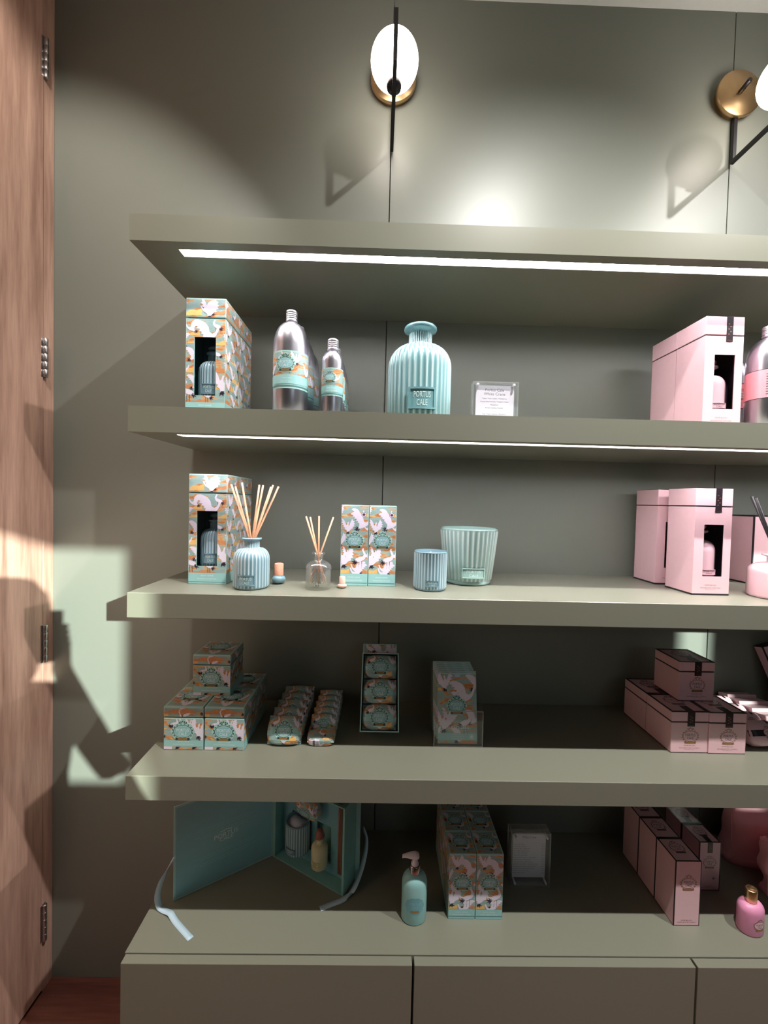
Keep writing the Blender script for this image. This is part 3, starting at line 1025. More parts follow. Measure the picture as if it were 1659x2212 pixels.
# ------------------------------------------------------------------ tall crane cartons
def tall_carton(label, loc, wd, h, group, seedo=0, badge=False):
    t = thing('carton', label, 'box', loc, 0, group)
    box('body', 0, wd, 0, wd, 0, h, TEALP, t, .0008)
    band = h * .15
    P = Panel().cranes(.001, band, wd - .001, h - .003, 11 + seedo, .040)
    P.stamp(FLY, wd * .72, h * .82, .050, False, 4); P.stamp(STAND, wd * .66, h * .34, .052, False, 4); P.stamp(RISE, wd * .12, h * .36, .05, False, 4); P.stamp(FLY, wd * .66, h * .20, .042, True, 4)
    P.rect(.0006, .0006, wd - .0006, band, 'band', 5)
    P.rect(.0006, .006, wd - .0006, .0078, 'teal', 6)
    P.text('WHITE CRANE', wd / 2, band * .72, .0028, 'white', 6, .030)
    P.text('FRAGRANCE DIFFUSER' if badge else 'HAND & BODY WASH', wd / 2, band * .46, .0026, 'white', 6, .042)
    P.medallion(wd * .50, h * .56, wd * .70, 'teal', 5)
    if badge:
        P.ell(wd * .82, h * .885, .0062, .0062, 'ink', 9, 20); P.ell(wd * .82, h * .885, .0054, .0054, 'crane', 10, 20); P.ell(wd * .82, h * .885, .0038, .0034, 'leafdark', 11, 12, 5, .15)
    P.obj('print', f_front(0), t, [(.0008, .0008, wd - .0008, h - .0022)], uvo=(.3, .1))
    for nm, fm, sd in (('print', f_right(wd, 0), 14), ('print', f_left(0, wd), 17)):
        Q = Panel().cranes(0, band, wd, h - .002, sd + seedo, .040)
        Q.rect(0, 0, wd, band, 'band', 5)
        Q.obj(nm, fm, t, [(.0008, .0008, wd - .0008, h - .0010)], uvo=(.5, .1))
    Q = Panel().cranes(0, 0, wd, wd, 21, .036)
    Q.medallion(wd / 2, wd * .54, wd * .66, 'teal', 5)
    Q.obj('print', f_top(h, 0), t, [(.003, .003, wd - .003, wd - .003)], uvo=(.7, .1))
    return t
c1 = tall_carton('tall crane print carton with round badge, next to the tiny cork stopper', (-.0893, -.2245, S3), .0670, .1985, 'tall crane print cartons by the glass diffuser', 0, True)
dup(c1, (-.0210, -.2240, S3), 'tall crane print carton with round badge, on the side of the candle jars')
c2 = tall_carton('crane print carton on the countertop, front of the row by the pump bottle', (.1940, -.2590, S5), .0655, .1615, 'crane print cartons in two rows on the countertop', 0)
for i, row in enumerate(('by the pump bottle', 'by the price sign')):
    for j, pos in enumerate(('front', 'middle', 'rear')):
        if (i, j) != (0, 0):
            dup(c2, (.1940 + i * .0668, -.2590 + j * .0672, S5), 'crane print carton on the countertop, %s of the row %s' % (pos, row))

# ------------------------------------------------------------------ candle jar and pot
t = thing('candle', 'small ribbed blue candle jar in front of the larger pot', 'candle', (.1300, -.2390, S3))
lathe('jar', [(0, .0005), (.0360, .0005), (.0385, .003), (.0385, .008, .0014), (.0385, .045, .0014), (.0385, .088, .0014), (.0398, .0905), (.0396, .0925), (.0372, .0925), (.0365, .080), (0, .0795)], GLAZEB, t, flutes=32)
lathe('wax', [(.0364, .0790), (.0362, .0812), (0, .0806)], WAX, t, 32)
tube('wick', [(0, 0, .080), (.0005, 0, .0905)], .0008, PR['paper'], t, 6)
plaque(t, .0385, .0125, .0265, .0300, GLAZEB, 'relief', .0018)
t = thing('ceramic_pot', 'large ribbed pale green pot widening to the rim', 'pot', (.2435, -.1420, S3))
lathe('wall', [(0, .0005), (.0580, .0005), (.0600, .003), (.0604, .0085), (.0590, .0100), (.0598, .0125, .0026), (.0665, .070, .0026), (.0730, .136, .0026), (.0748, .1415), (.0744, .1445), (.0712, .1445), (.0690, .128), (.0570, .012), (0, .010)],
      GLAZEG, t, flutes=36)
pq = plaque(t, .0640, .0210, .0470, .0540, GLAZEG, 'relief', .0046)

# ------------------------------------------------------------------ crane candle boxes
CB, CH, CLID = .0945, .1055, .0250

def mint_candle_box(label, loc):
    t = thing('candle_box', label, 'box', loc, 0, 'crane print candle boxes')
    hb = CH - CLID - .0034
    b = box('base', 0, CB, 0, CB, 0, hb, TEALP, t, .0008)
    box('neck', .002, CB - .002, .002, CB - .002, hb - .001, hb + .006, TEALD, t)
    ld = box('lid', -.0002, CB + .0002, -.0002, CB + .0002, hb + .0034, CH, TEALP, t, .0008)
    band = .024
    P = Panel().cranes(0, band, CB, hb - .0015, 31, .038)
    P.stamp(RISE, CB * .88, hb * .68, .046, False, 4); P.stamp(STAND, CB * .30, hb * .84, .04, False, 4)
    P.rect(0, .0095, CB, band, 'band', 5)
    P.rect(0, .0, CB, .0095, 'sky', 5)
    P.rect(0, .0012, CB * .22, .0085, 'crane', 6); P.stamp(CLOUD, CB * .75, .004, .03, False, 6, 0, .3)
    for x in (.30, .72):
        P.poly([(CB * x, .002), (CB * (x + .11), .003), (CB * (x + .07), .0045), (CB * (x + .14), .0078), (CB * (x + .02), .0075)], 'ink', 7)
    P.text('WHITE CRANE', CB / 2, .0205, .0024, 'white', 6, .030)
    P.text('FRAGRANCED CANDLE', CB / 2, .0138, .0026, 'white', 6, .050)
    P.medallion(CB * .485, hb * .585, .056, 'teal', 5)
    P.obj('print', f_front(0), b, [(.0008, .0014, CB - .0008, hb - .0014)], uvo=(.9, .1))
    for fm, sd in ((f_right(CB, 0), 33), (f_left(0, CB), 36)):
        Q = Panel().cranes(0, .022, CB, hb, sd, .042)
        Q.rect(0, 0, CB, .022, 'band', 5)
        Q.obj('print', fm, b, [(.0008, .0008, CB - .0008, hb - .001)], uvo=(1.1, .1))
    z0 = hb + .0034
    Q = Panel().cranes(0, z0, CB, CH, 38, .042)
    Q.stamp(CLOUD, CB * .40, CH - .008, .10, False, 4, 0, .28)
    Q.poly([(CB * .42, z0), (CB * .40, z0 + .006), (CB * .375, z0 + .012), (CB * .385, z0 + .017), (CB * .43, z0 + .0185), (CB * .425, z0 + .016), (CB * .40, z0 + .0145), (CB * .425, z0 + .008), (CB * .46, z0)], 'crane', 5)
    Q.obj('print', f_front(-.0002), ld, [(.0010, z0 + .0010, CB - .0010, CH - .0036)], uvo=(1.3, .1))
    for fm, sd in ((f_right(CB + .0002, 0), 41), (f_left(-.0002, CB), 42)):
        Panel().cranes(0, z0, CB, CH, sd, .042).obj('print', fm, ld, [(.0010, z0 + .0010, CB - .0010, CH - .0036)], uvo=(1.5, .1))
    Q = Panel().cranes(0, 0, CB, CB, 43, .044)
    Q.medallion(CB * .50, CB * .58, CB * .66, 'teal', 5)
    Q.obj('print', f_top(CH, 0), ld, [(.0040, .0045, CB - .0040, CB - .0035)], uvo=(1.7, .1))
    return t
k1 = mint_candle_box('crane print candle box, front corner by the shelf end', (-.5036, -.2475, S4))
dup(k1, (-.4057, -.2472, S4), 'crane print candle box, front of the stack on the soap side')
dup(k1, (-.5036, -.1522, S4), 'crane print candle box, rear corner by the shelf end')
dup(k1, (-.4057, -.1519, S4), 'crane print candle box, rear of the stack on the soap side')
dup(k1, (-.4600, -.1920, S4 + CH), 'crane print candle box on top of the stack')

# ------------------------------------------------------------------ pink candle boxes
QB, QH, QLID = .0935, .1045, .0245

def pink_candle_box(label, loc):
    t = thing('candle_box', label, 'box', loc, 0, 'pink candle boxes')
    hb = QH - QLID - .0035
    b = box('base', 0, QB, 0, QB, .0016, hb, PINK, t, .0006)
    box('edge_band', .0003, QB - .0003, .0003, QB - .0003, 0, .0018, BLACKP, b)
    box('neck', .0016, QB - .0016, .0016, QB - .0016, hb - .001, hb + .006, BLACKP, t)
    ld = box('lid', 0, QB, 0, QB, hb + .0035, QH - .0010, PINK, t, .0006)
    bm = bmesh.new()
    e = .0050
    for q in ((0, QB, 0, e), (0, QB, QB - e, QB), (0, e, e, QB - e), (QB - e, QB, e, QB - e)):
        add_box(bm, q[0], q[1], q[2], q[3], QH - .0012, QH)
    bm_obj('edge_band', bm, BLACKP, ld)
    s = seal(t, QB * .53, hb - .0090, QH, 0, .0185, top=.030)
    P = Panel()
    P.medallion(QB * .52, hb * .56, .048, 'pink', 0)
    P.text('ROSÉ BLUSH', QB * .51, .0190, .0024, 'brown', 0, .028)
    P.text('FRAGRANCED CANDLE', QB * .51, .0128, .0026, 'brown', 0, .051)
    P.text('VELA PERFUMADA', QB * .51, .0088, .0014, 'brown', 0, .025)
    P.obj('print', f_front(0), b)
    Q = Panel()
    Q.medallion(QB * .5, QB * .62, .056, 'dark', 0)
    Q.obj('print', f_top(QH - .0010, 0), ld)
    return t
q1 = pink_candle_box('pink candle box, front of the stack on the mint side', (.7460, -.2300, S4))
dup(q1, (.8402, -.2325, S4), 'pink candle box, front of the stack on the pink soap side')
dup(q1, (.7455, -.1355, S4), 'pink candle box at the rear of the stack')
dup(q1, (.8036, -.1748, S4 + QH), 'pink candle box on top of the stack')

# ------------------------------------------------------------------ wrapped soaps
def pillow_mesh(bm, a, b, c, e=3.2, nu=28, nv=16, crease=0.0, seed=1):
    """rounded block (superellipsoid) with a few paper creases; returns surface function"""
    rn2 = random.Random(seed)
    uvl = bm.loops.layers.uv.get('UVMap') or bm.loops.layers.uv.new('UVMap')
    def sp(v, p):
        return math.copysign(abs(v) ** p, v)
    rows = []
    for i in range(nv + 1):
        ph = -math.pi / 2 + math.pi * i / nv
        row = []
        for j in range(nu):
            th = 2 * math.pi * j / nu
            k = 2.0 / e
            x = a * sp(math.cos(ph), k) * sp(math.cos(th), k)
            y = b * sp(math.cos(ph), k) * sp(math.sin(th), k)
            z = c * sp(math.sin(ph), k)
            cr = 1 + crease * (rn2.random() - .5)
            row.append(bm.verts.new((x * cr, y * cr, z * cr)))
        rows.append(row)
    for i in range(nv):
        for j in range(nu):
            f = bm.faces.new((rows[i][j], rows[i][(j + 1) % nu], rows[i + 1][(j + 1) % nu], rows[i + 1][j]))
            f.smooth = True
            for l in f.loops:
                l[uvl].uv = (l.vert.co.x + .3 * l.vert.co.y, l.vert.co.z + .7 * l.vert.co.y)
    bmesh.ops.remove_doubles(bm, verts=bm.verts, dist=1e-6)

def pillow_front(a, b, c, e=3.2):
    def f(u, v, o):
        s = max(0.0, 1 - abs(u / a) ** e - abs(v / c) ** e)
        y = -b * s ** (1 / e)
        return (u * (1 + .0), y - o - .0006, v + 0)
    return f
def pillow_top(a, b, c, e=3.2):
    def f(u, v, o):
        s = max(0.0, 1 - abs(u / a) ** e - abs(v / b) ** e)
        return (u, v, c * s ** (1 / e) + o + .0006)
    return f

def crane_soap(label, loc, tilt, a=.0440, b=.0185, c=.0330, group='large crane print wrapped soaps', band=True, rotz=0.0, nm='wrapped_soap'):
    t = thing(nm, label, 'soap', loc, rotz, group)
    bm = bmesh.new()
    pillow_mesh(bm, a, b, c, crease=.02)
    body = bm_obj('wrapper', bm, PR['sky'], t)
    P = Panel().cranes(-a, -c, a, c, 52, a * .95)
    if band:
        P.rect(-a, -c * .30, a, c * .22, 'band', 5)
        P.medallion(0, -c * .02, a * 1.10, 'teal', 6)
    q = .955
    P.obj('print', pillow_front(a, b, c), body, [(-a * q, -c * q, a * q, c * q)], (.007, .007), uvo=(2, .1))
    Q = Panel().cranes(-a, -b, a, b, 57, a * .8)
    Q.obj('print', pillow_top(a, b, c), body, [(-a * .93, -b * .93, a * .93, b * .93)], (.007, .007), uvo=(2.2, .1))
    body.rotation_euler = (tilt, 0, 0)
    lift = math.sqrt((c * math.cos(tilt)) ** 2 + (b * math.sin(tilt)) ** 2) * .985
    body.location = (0, 0, lift + .002 if not tilt else lift)
    return t
NM = ('front of the row', 'second in the row', 'third in the row', 'fourth in the row', 'rear of the row by the wall')
s1 = crane_soap('large wrapped soap with mint band, ' + NM[0], (-.2195, -.2090, S4), R(-24))
for k in range(1, 5):
    dup(s1, (-.2195 + .0006 * k, -.2090 + .0405 * k, S4), 'large wrapped soap with mint band, ' + NM[k])
NM = ('second in the row', 'third in the row', 'fourth in the row', 'fifth in the row', 'rear of the row by the wall')
s2 = crane_soap('small wrapped soap behind the fallen one, ' + NM[0], (-.1275, -.1750, S4), R(-22), .0345, .0128, .0265, 'small crane print wrapped soaps')
for k in range(1, 5):
    dup(s2, (-.1275 + .0006 * k, -.1750 + .0335 * k, S4), 'small wrapped soap, ' + NM[k])
t = thing('wrapped_soap', 'small wrapped soap lying flat with barcode sticker and loose wrapper tail', 'soap', (-.1290, -.2000, S4))
bm = bmesh.new()
pillow_mesh(bm, .0350, .0300, .0130, 4.0)
body = bm_obj('wrapper', bm, PR['sky'], t)
body.location = (0, 0, .0165); body.rotation_euler = (R(14), 0, 0)
Panel().cranes(-.035, -.03, .035, .03, 60, .034).medallion(.004, .012, .026, 'teal', 5).obj('print', pillow_top(.0350, .0300, .0130, 4.0), body, [(-.033, -.028, .033, .028)], (.007, .007))
P = Panel().cranes(-.035, -.013, .035, .013, 62, .030)
P.rect(-.033, -.0105, -.002, .0100, 'paper', 5)
for k in range(12):
    P.rect(-.0185, -.008 + k * .0014, -.0130, -.008 + k * .0014 + (.0008 if k % 3 else .0011), 'ink', 6)
for k in range(4):
    P.rect(-.0105 + k * .0022, -.0085, -.0096 + k * .0022, .0075, 'grey', 6)
P.obj('print', pillow_front(.0350, .0300, .0130, 4.0), body, [(-.0335, -.0115, .0335, .0115)], (.007, .007))
bm = bmesh.new()
vs = [bm.verts.new(p) for p in ((.030, -.012, .006), (.030, .014, .010), (.043, .010, .022), (.052, -.004, .014), (.046, -.018, .008), (.034, -.024, .004))]
vs2 = [bm.verts.new((v.co.x, v.co.y, v.co.z + .0006)) for v in vs]
c0 = bm.verts.new((.040, -.003, .016)); c2_ = bm.verts.new((.040, -.003, .0166))
for j in range(6):
    bm.faces.new((vs[j], vs[(j + 1) % 6], c0)); bm.faces.new((vs2[j], c2_, vs2[(j + 1) % 6])); bm.faces.new((vs[j], vs2[j], vs2[(j + 1) % 6], vs[(j + 1) % 6]))
bm_obj('wrapper_tail', bm, FILM, t)

# soap trio in an open drawer box leaning on its lid
LEAN = R(-30)
TY, TZ = -.2120, .0302
t = thing('soap_tray', 'open mint tray box holding three wrapped soaps, propped up at a slant', 'tray', (.0165, TY, S4))
tw, th_, td = .0492, .1900, .034
bm = bmesh.new()
add_box(bm, -tw, tw, .030, td, 0, th_)
for q in ((-tw, -tw + .0022, 0, th_), (tw - .0022, tw, 0, th_), (-tw, tw, 0, .0022), (-tw, tw, th_ - .0022, th_)):
    add_box(bm, q[0], q[1], 0, .032, q[2], q[3])
tr = bm_obj('tray', bm, TEALD, t)
bm = bmesh.new()
for q in ((-tw - .0004, -tw + .0024, 0, th_), (tw - .0024, tw + .0004, 0, th_), (-tw, tw, -.0004, .0024), (-tw, tw, th_ - .0024, th_)):
    add_box(bm, q[0], q[1], -.0008, .0, q[2], q[3])
bm_obj('rim', bm, TEALP, tr)
tr.rotation_euler = (LEAN, 0, 0); tr.location = (0, 0, TZ)
sl = box('sleeve', -tw + .0005, tw - .0025, td, td + .026, 0, .2205, TEALP, t, .0008)
sl.rotation_euler = (LEAN, 0, 0); sl.location = (0, 0, TZ)
P = Panel().cranes(-tw, .16, tw, .2205, 70, .05)
P.stamp(FLY, -.004, .206, .050, False, 4)
P.obj('print', f_front(td), sl, [(-tw + .003, .182, tw - .005, .2180)], uvo=(2.5, 0))
ca, sa = math.cos(LEAN), math.sin(LEAN)
for k, nm in enumerate(('lowest', 'middle', 'highest')):
    v = .0335 + k * .0610
    o = crane_soap('banded crane print soap in the mint tray box, %s of three' % nm, (.0165, TY + .0150 * ca - v * sa, S4 + TZ + v * ca + .0150 * sa), 0, .0455, .0150, .0302, 'soaps in the mint tray box')
    o.rotation_euler = (LEAN, 0, 0)
    for ch in o.children:
        ch.location = (0, 0, 0)

# ------------------------------------------------------------------ sachets in a clear holder
hx, hy, hw, hd = .1532, -.2190, .1240, .0700
t = thing('acrylic_holder', 'clear acrylic holder filled with crane print sachets', 'holder', (hx, hy, S4))
bm = bmesh.new()
add_box(bm, 0, hw, 0, .0022, 0, .0900); add_box(bm, .0022, hw - .0022, .0022, hd, 0, .0022)
bm_obj('front_and_base', bm, ACRYL, t)
for x in (0, hw - .0022):
    bm = bmesh.new()
    pts = [(.0022, 0), (hd, 0), (hd + .012, .155), (hd - .002, .155), (hd - .010, .110), (.0022, .0900)]
    A = [bm.verts.new((x, p[0], p[1])) for p in pts]; B = [bm.verts.new((x + .0022, p[0], p[1])) for p in pts]
    bm.faces.new(A); bm.faces.new(B)
    for j in range(6):
        bm.faces.new((A[j], A[(j + 1) % 6], B[(j + 1) % 6], B[j]))
    bm_obj('side', bm, ACRYL, t)
bm = bmesh.new()
for q in ((0, hw, -.0003, .0025, .0885, .0903), (0, .0018, -.0003, .0025, 0, .09), (hw - .0018, hw, -.0003, .0025, 0, .09), (0, hw, -.0003, .0025, 0, .002)):
    add_box(bm, *q)
bm_obj('polished_edge', bm, ACRYLE, t)
bp = box('back', .0022, hw - .0022, 0, .0022, 0, .175, ACRYL, t)
bp.location = (0, hd - .004, .001); bp.rotation_euler = (R(-9), 0, 0)

def sachet(label, loc, tilt):
    t = thing('sachet', label, 'sachet', loc, 0, 'crane print sachets')
    wd, h = .1000, .1700
    bm = bmesh.new()
    nx, nz = 8, 10
    for s in (-1, 1):
        g = [[bm.verts.new((wd * (i / nx - .5), s * (.0003 + .0017 * (1 - (2 * i / nx - 1) ** 4) * (1 - (2 * j / nz - 1) ** 6)), h * j / nz)) for i in range(nx + 1)] for j in range(nz + 1)]
        for j in range(nz):
            for i in range(nx):
                f = bm.faces.new((g[j][i], g[j][i + 1], g[j + 1][i + 1], g[j + 1][i])); f.smooth = True
    b = bm_obj('packet', bm, TEALP, t)
    P = Panel().cranes(-wd / 2, 0, wd / 2, h, 80, .052)
    P.stamp(FLY, .014, .126, .066, False, 4); P.stamp(STAND, .016, .052, .056, False, 4); P.stamp(RISE, -.034, .056, .054, False, 4)
    P.rect(-wd / 2, .0095, wd / 2, .0255, 'band', 6)
    P.text('WHITE CRANE', 0, .0222, .0022, 'white', 7, .026); P.text('SAQUETA PERFUMADA', 0, .0175, .0022, 'white', 7, .036); P.text('FRAGRANCED SACHET', 0, .0128, .0022, 'white', 7, .034)
    P.ell(.036, .0175, .0062, .0062, 'white', 7, 18); P.ell(.036, .0175, .0055, .0055, 'band', 8, 18); P.ell(.036, .0175, .0036, .0036, 'white', 9, 12, 6, .2)
    P.text('CASTELBEL', .003, .0400, .0072, 'white', 7, .056)
    P.text('PORTO', .003, .0325, .0040, 'white', 7, .020)
    P.rect(-.022, .0323, -.010, .0328, 'white', 7); P.rect(.016, .0323, .028, .0328, 'white', 7)
    P.medallion(-.001, .0905, .0520, 'teal', 5)
    P.rect(-wd / 2, h - .0035, wd / 2, h, 'mint', 6)
    P.rect(-wd / 2, h - .0012, wd / 2, h, 'white', 7)
    P.rect(-.006, h - .0100, .009, h - .0035, 'tab', 6)
    PR['tab'] = mat('print_pale_blue', rgb(176, 204, 222), .4)
    def fm(u, v, o):
        x, z = 2 * u / wd, 2 * v / h - 1
        return (u, -(.0003 + .0017 * (1 - x ** 4) * (1 - z ** 6)) - o - .0002, v)
    P.obj('print', fm, b, [(-wd / 2 + .0006, .0006, wd / 2 - .0006, h - .0006)], (.0125, .017), uvo=(3, 0))
    b.rotation_euler = (tilt, 0, 0)
    return t
sx = sachet('front crane print sachet in the clear holder', (hx + .0615, hy + .0075, S4 + .0030), R(-12))
NS = ('second', 'third', 'fourth', 'fifth', 'sixth', 'rearmost')
for k in range(1, 7):
    dup(sx, (hx + .0615 - (.0014 * k if k != 1 else -.002), hy + .0075 + .0048 * k, S4 + .0030 + .0030 * k), '%s crane print sachet in the clear holder, counted from its low front' % NS[k - 1])

# ------------------------------------------------------------------ open mint gift case on the countertop
H0 = Vector((-.2764, -.0934, S5))
ang_t = math.atan2(-.1143, .2107)
ang_l = math.atan2(.1312, .2117)
t = thing('gift_case', 'open mint gift case with ribbons, candle and oil bottle inside', 'case', H0)
TL, TD, THH = .2400, .0560, .2290
bm = bmesh.new()
add_box(bm, 0, TL, 0, TD, 0, .0035); add_box(bm, 0, TL, 0, TD, THH - .0035, THH)
add_box(bm, 0, .0100, 0, TD, .0035, THH - .0035); add_box(bm, TL - .0060, TL, 0, TD, .0035, THH - .0035)
add_box(bm, 0, TL, TD - .003, TD, .0035, THH - .0035)
o = bm_obj('tray', bm, mat('case_silk_teal', rgb(124, 176, 170), .45, var=.16, scale=45), t); o.rotation_euler = (0, 0, ang_t)
bm = bmesh.new()
zt = THH - .0035
for q in ((.010, .0420, .0035, zt), (.1100, .1280, .0035, zt), (.1760, TL - .0060, .0035, zt), (.0420, .1100, .0035, .0380), (.0420, .1100, .1270, zt), (.1280, .1760, .0035, .0280), (.1280, .1760, .1300, zt)):
    add_box(bm, q[0], q[1], .0340, .0400, q[2], q[3])
o2 = bm_obj('insert', bm, mat('case_insert', rgb(120, 178, 188), .6), t); o2.rotation_euler = (0, 0, ang_t)
MINTC = mat('case_cover_mint', rgb(168, 210, 208), .42)
INNER = mat('case_liner', rgb(136, 190, 198), .42)
o = box('back_cover', -.004, TL + .012, TD, TD + .0035, -.0, THH + .012, MINTC, t); o.rotation_euler = (0, 0, ang_t)
ll = .2490
cv = box('cover', -ll, 0, 0, .0036, 0, .2410, MINTC, t, .0008); cv.rotation_euler = (0, 0, ang_l)
P = Panel()
P.rect(-ll + .005, .005, -.003, .2360, 'liner', 0)
PR['liner'] = INNER
for z0 in (.154, .082):
    for k, (wdt, off) in enumerate(((.150, 0), (.136, .004), (.156, .0), (.120, -.004))):
        z = z0 - k * .0062 - (.004 if k > 1 else 0)
        P.text('white cranes glide over the amber dunes at the end of a long warm day', -ll * .5 + off, z, .0022, 'softwhite', 1, wdt)
PR['softwhite'] = mat('print_soft_white', rgb(180, 216, 218), .42)
P.text('PORTUS', -ll * .5, .1200, .0120, 'white', 1, .060); P.text('CALE', -ll * .5, .1090, .0095, 'white', 1, .034)
for k in range(5):
    P.ell(-ll * .5 + (k - 2) * .006, .1300 + .0012 * (2 - abs(k - 2)), .0024, .0016, 'white', 1, 8)
P.obj('print', f_front(0), cv)

def strip(name, pts, wv, wd, m, parent, org):
    bm = bmesh.new()
    rows = []
    n = len(pts)
    P_, W_ = [], []
    for i in range(n - 1):                                    # Catmull-Rom smoothing
        p = [Vector(pts[max(0, min(n - 1, i + k))]) for k in (-1, 0, 1, 2)]
        q = [Vector(wv[max(0, min(n - 1, i + k))]).normalized() for k in (0, 1)]
        for s in range(5):
            u = s / 5
            P_.append(.5 * ((2 * p[1]) + (p[2] - p[0]) * u + (2 * p[0] - 5 * p[1] + 4 * p[2] - p[3]) * u * u + (3 * p[1] - p[0] - 3 * p[2] + p[3]) * u ** 3))
            W_.append(q[0].lerp(q[1], u).normalized())
    P_.append(Vector(pts[-1])); W_.append(Vector(wv[-1]).normalized())
    for i, (p, q) in enumerate(zip(P_, W_)):
        tn = (P_[min(i + 1, len(P_) - 1)] - P_[max(i - 1, 0)]).normalized()
        nn = tn.cross(q).normalized() * .0004
        p = p - Vector(org)
        rows.append([bm.verts.new(p - q * wd / 2 - nn), bm.verts.new(p + q * wd / 2 - nn), bm.verts.new(p + q * wd / 2 + nn), bm.verts.new(p - q * wd / 2 + nn)])
    for a, b in zip(rows[:-1], rows[1:]):
        for j in range(4):
            f = bm.faces.new((a[j], a[(j + 1) % 4], b[(j + 1) % 4], b[j])); f.smooth = True
    bm.faces.new(rows[0]); bm.faces.new(rows[-1])
    return bm_obj(name, bm, m, parent)
z = S5 + .0008
strip('ribbon', [(-.484, -.222, .590), (-.496, -.229, .572), (-.511, -.236, .540), (-.519, -.240, .505), (-.512, -.243, .480), (-.494, -.250, z + .002), (-.478, -.257, z + .004), (-.458, -.272, z), (-.405, -.309, z)],
      [(0, .4, 1), (.3, .4, 1), (.9, .45, .3), (.9, .5, .1), (.8, .6, 0), (.35, .9, 0), (.5, .8, 0), (.7, .72, 0), (.68, .73, 0)], .0135, RIBBON, t, H0)
strip('ribbon', [(-.020, -.134, .592), (-.0100, -.147, .575), (-.0120, -.157, .545), (-.0220, -.172, .510), (-.0400, -.1980, .484), (-.0620, -.2160, z + .002), (-.0900, -.2270, z), (-.1195, -.2395, z)],
      [(.3, -.2, 1), (.5, -.5, .8), (.8, -.5, .3), (.85, -.5, .2), (.75, -.6, .1), (-.35, .9, .1), (-.42, .9, 0), (-.45, .89, 0)], .0135, RIBBON, t, H0)

def in_case(x, y, z):
    c, s = math.cos(ang_t), math.sin(ang_t)
    return (H0.x + x * c - y * s, H0.y + x * s + y * c, S5 + z)
t = thing('candle', 'ribbed blue candle jar with white label on its wax inside the open case', 'candle', in_case(.076, .018, .040), ang_t)
lathe('jar', [(0, .0005), (.0300, .0005), (.0325, .003), (.0325, .007, .0014), (.0325, .045, .0014), (.0325, .080, .0014), (.0338, .0830), (.0336, .0850), (.0310, .0850), (.0305, .076), (0, .0755)], GLAZEB, t, flutes=28)
lathe('wax', [(.0304, .0755), (.0302, .0772), (0, .0766)], WAX, t, 28)
lathe('dust_cover', [(.0250, .0790), (.0255, .0796), (0, .0796)], PR['paper'], t, 28)
plaque(t, .0325, .0120, .0250, .0280, GLAZEB, 'relief', .0018)
t = thing('oil_bottle', 'glass bottle of yellow oil with brown stopper inside the open case', 'bottle', in_case(.152, .016, .030), ang_t)
lathe('glass', [(0, .0005), (.0210, .0005), (.0225, .003), (.0225, .048)] + arc(.0225, .048, .0090, .0620, 6, 'out')[1:] + [(.0090, .072), (.0110, .0735), (.0110, .076), (0, .076)], OILY, t, 32)
lathe('stopper', [(.0085, .0745), (.0125, .0775), (.0130, .0830), (.0100, .0870), (.0090, .0950), (.0060, .0975), (0, .0980)], mat('wood_stopper', rgb(150, 92, 78), .35), t, 20)
P = Panel()
P.rect(-.0130, .0130, .0130, .0250, 'ink', 0); P.rect(-.0124, .0136, .0124, .0244, 'paleoil', 1)
PR['paleoil'] = mat('print_pale_label', rgb(206, 200, 150), .4)
P.text('PORTUS', 0, .0212, .0036, 'ink', 2, .017); P.text('CALE', 0, .0165, .0036, 'ink', 2, .011)
P.obj('label', f_cyl(.0226), t, cells=(.003, 0))
o = crane_soap('crane print soap in a clear wrap at the head of the open case', in_case(.116, .012, .150), R(18), .0370, .0180, .0290, 'soap inside the case', rotz=ang_t)
for k in range(4):
    o = tube('reed_stick', [(0, 0, 0), (0, 0, .185)], .0021, mat('brown_reed', rgb(150, 98, 78), .55), None, 8)
    o.location = in_case(TL - .0225 + .0044 * k if k < 3 else TL - .0181, .0085 if k < 3 else .0130, .0440)
    tag(o, 'brown reed stored upright in the side slot of the open case', 'reed', 'reeds in the case slot')
o = lathe('clear_tube', [(.0072, 0), (.0080, 0), (.0080, .192), (.0072, .192), (.0072, 0)], FILM, None, 20)
o.location = in_case(TL - .0181, .0100, .0410)
tag(o, 'clear film tube around the reeds in the open case', 'tube')

# ------------------------------------------------------------------ pump bottle
t = thing('pump_bottle', 'mint oval pump bottle with white pump head', 'bottle', (.1105, -.2560, S5))
rx, ry = .0305, .0225
lathe('body', [(0, .0005), (rx * .94, .0005), (rx, .004), (rx, .090)] + arc(rx, .090, .0130, .1150, 9, 'out')[1:] + [(.0130, .1185), (0, .1185)], MINTP, t, 48, sy=ry / rx)
lathe('collar', [(.0128, .1165), (.0128, .1330), (.0118, .1340), (0, .1340)], CHROME, t, 32)
ph = lathe('pump_stem', [(.0095, .1335), (.0095, .1360), (.0062, .1365), (.0062, .1480), (0, .1480)], WHITEP, t, 24)
bm = bmesh.new()
ring = []
for x, hw, z0, z1 in ((.0100, .0035, .1490, .1570), (.0075, .0080, .1470, .1605), (0, .0098, .1465, .1620), (-.0090, .0088, .1475, .1610), (-.0190, .0062, .1495, .1585), (-.0290, .0048, .1500, .1555), (-.0310, .0038, .1480, .1540)):
    zc, hz = (z0 + z1) / 2, (z1 - z0) / 2
    ring.append([bm.verts.new((x, hw * math.cos(a), zc + hz * math.sin(a))) for a in (2 * math.pi * k / 14 for k in range(14))])
for a, b in zip(ring[:-1], ring[1:]):
    for j in range(14):
        f = bm.faces.new((a[j], a[(j + 1) % 14], b[(j + 1) % 14], b[j])); f.smooth = True
bm.faces.new(ring[0]); bm.faces.new(ring[-1])
bm_obj('pump_head', bm, WHITEP, t)
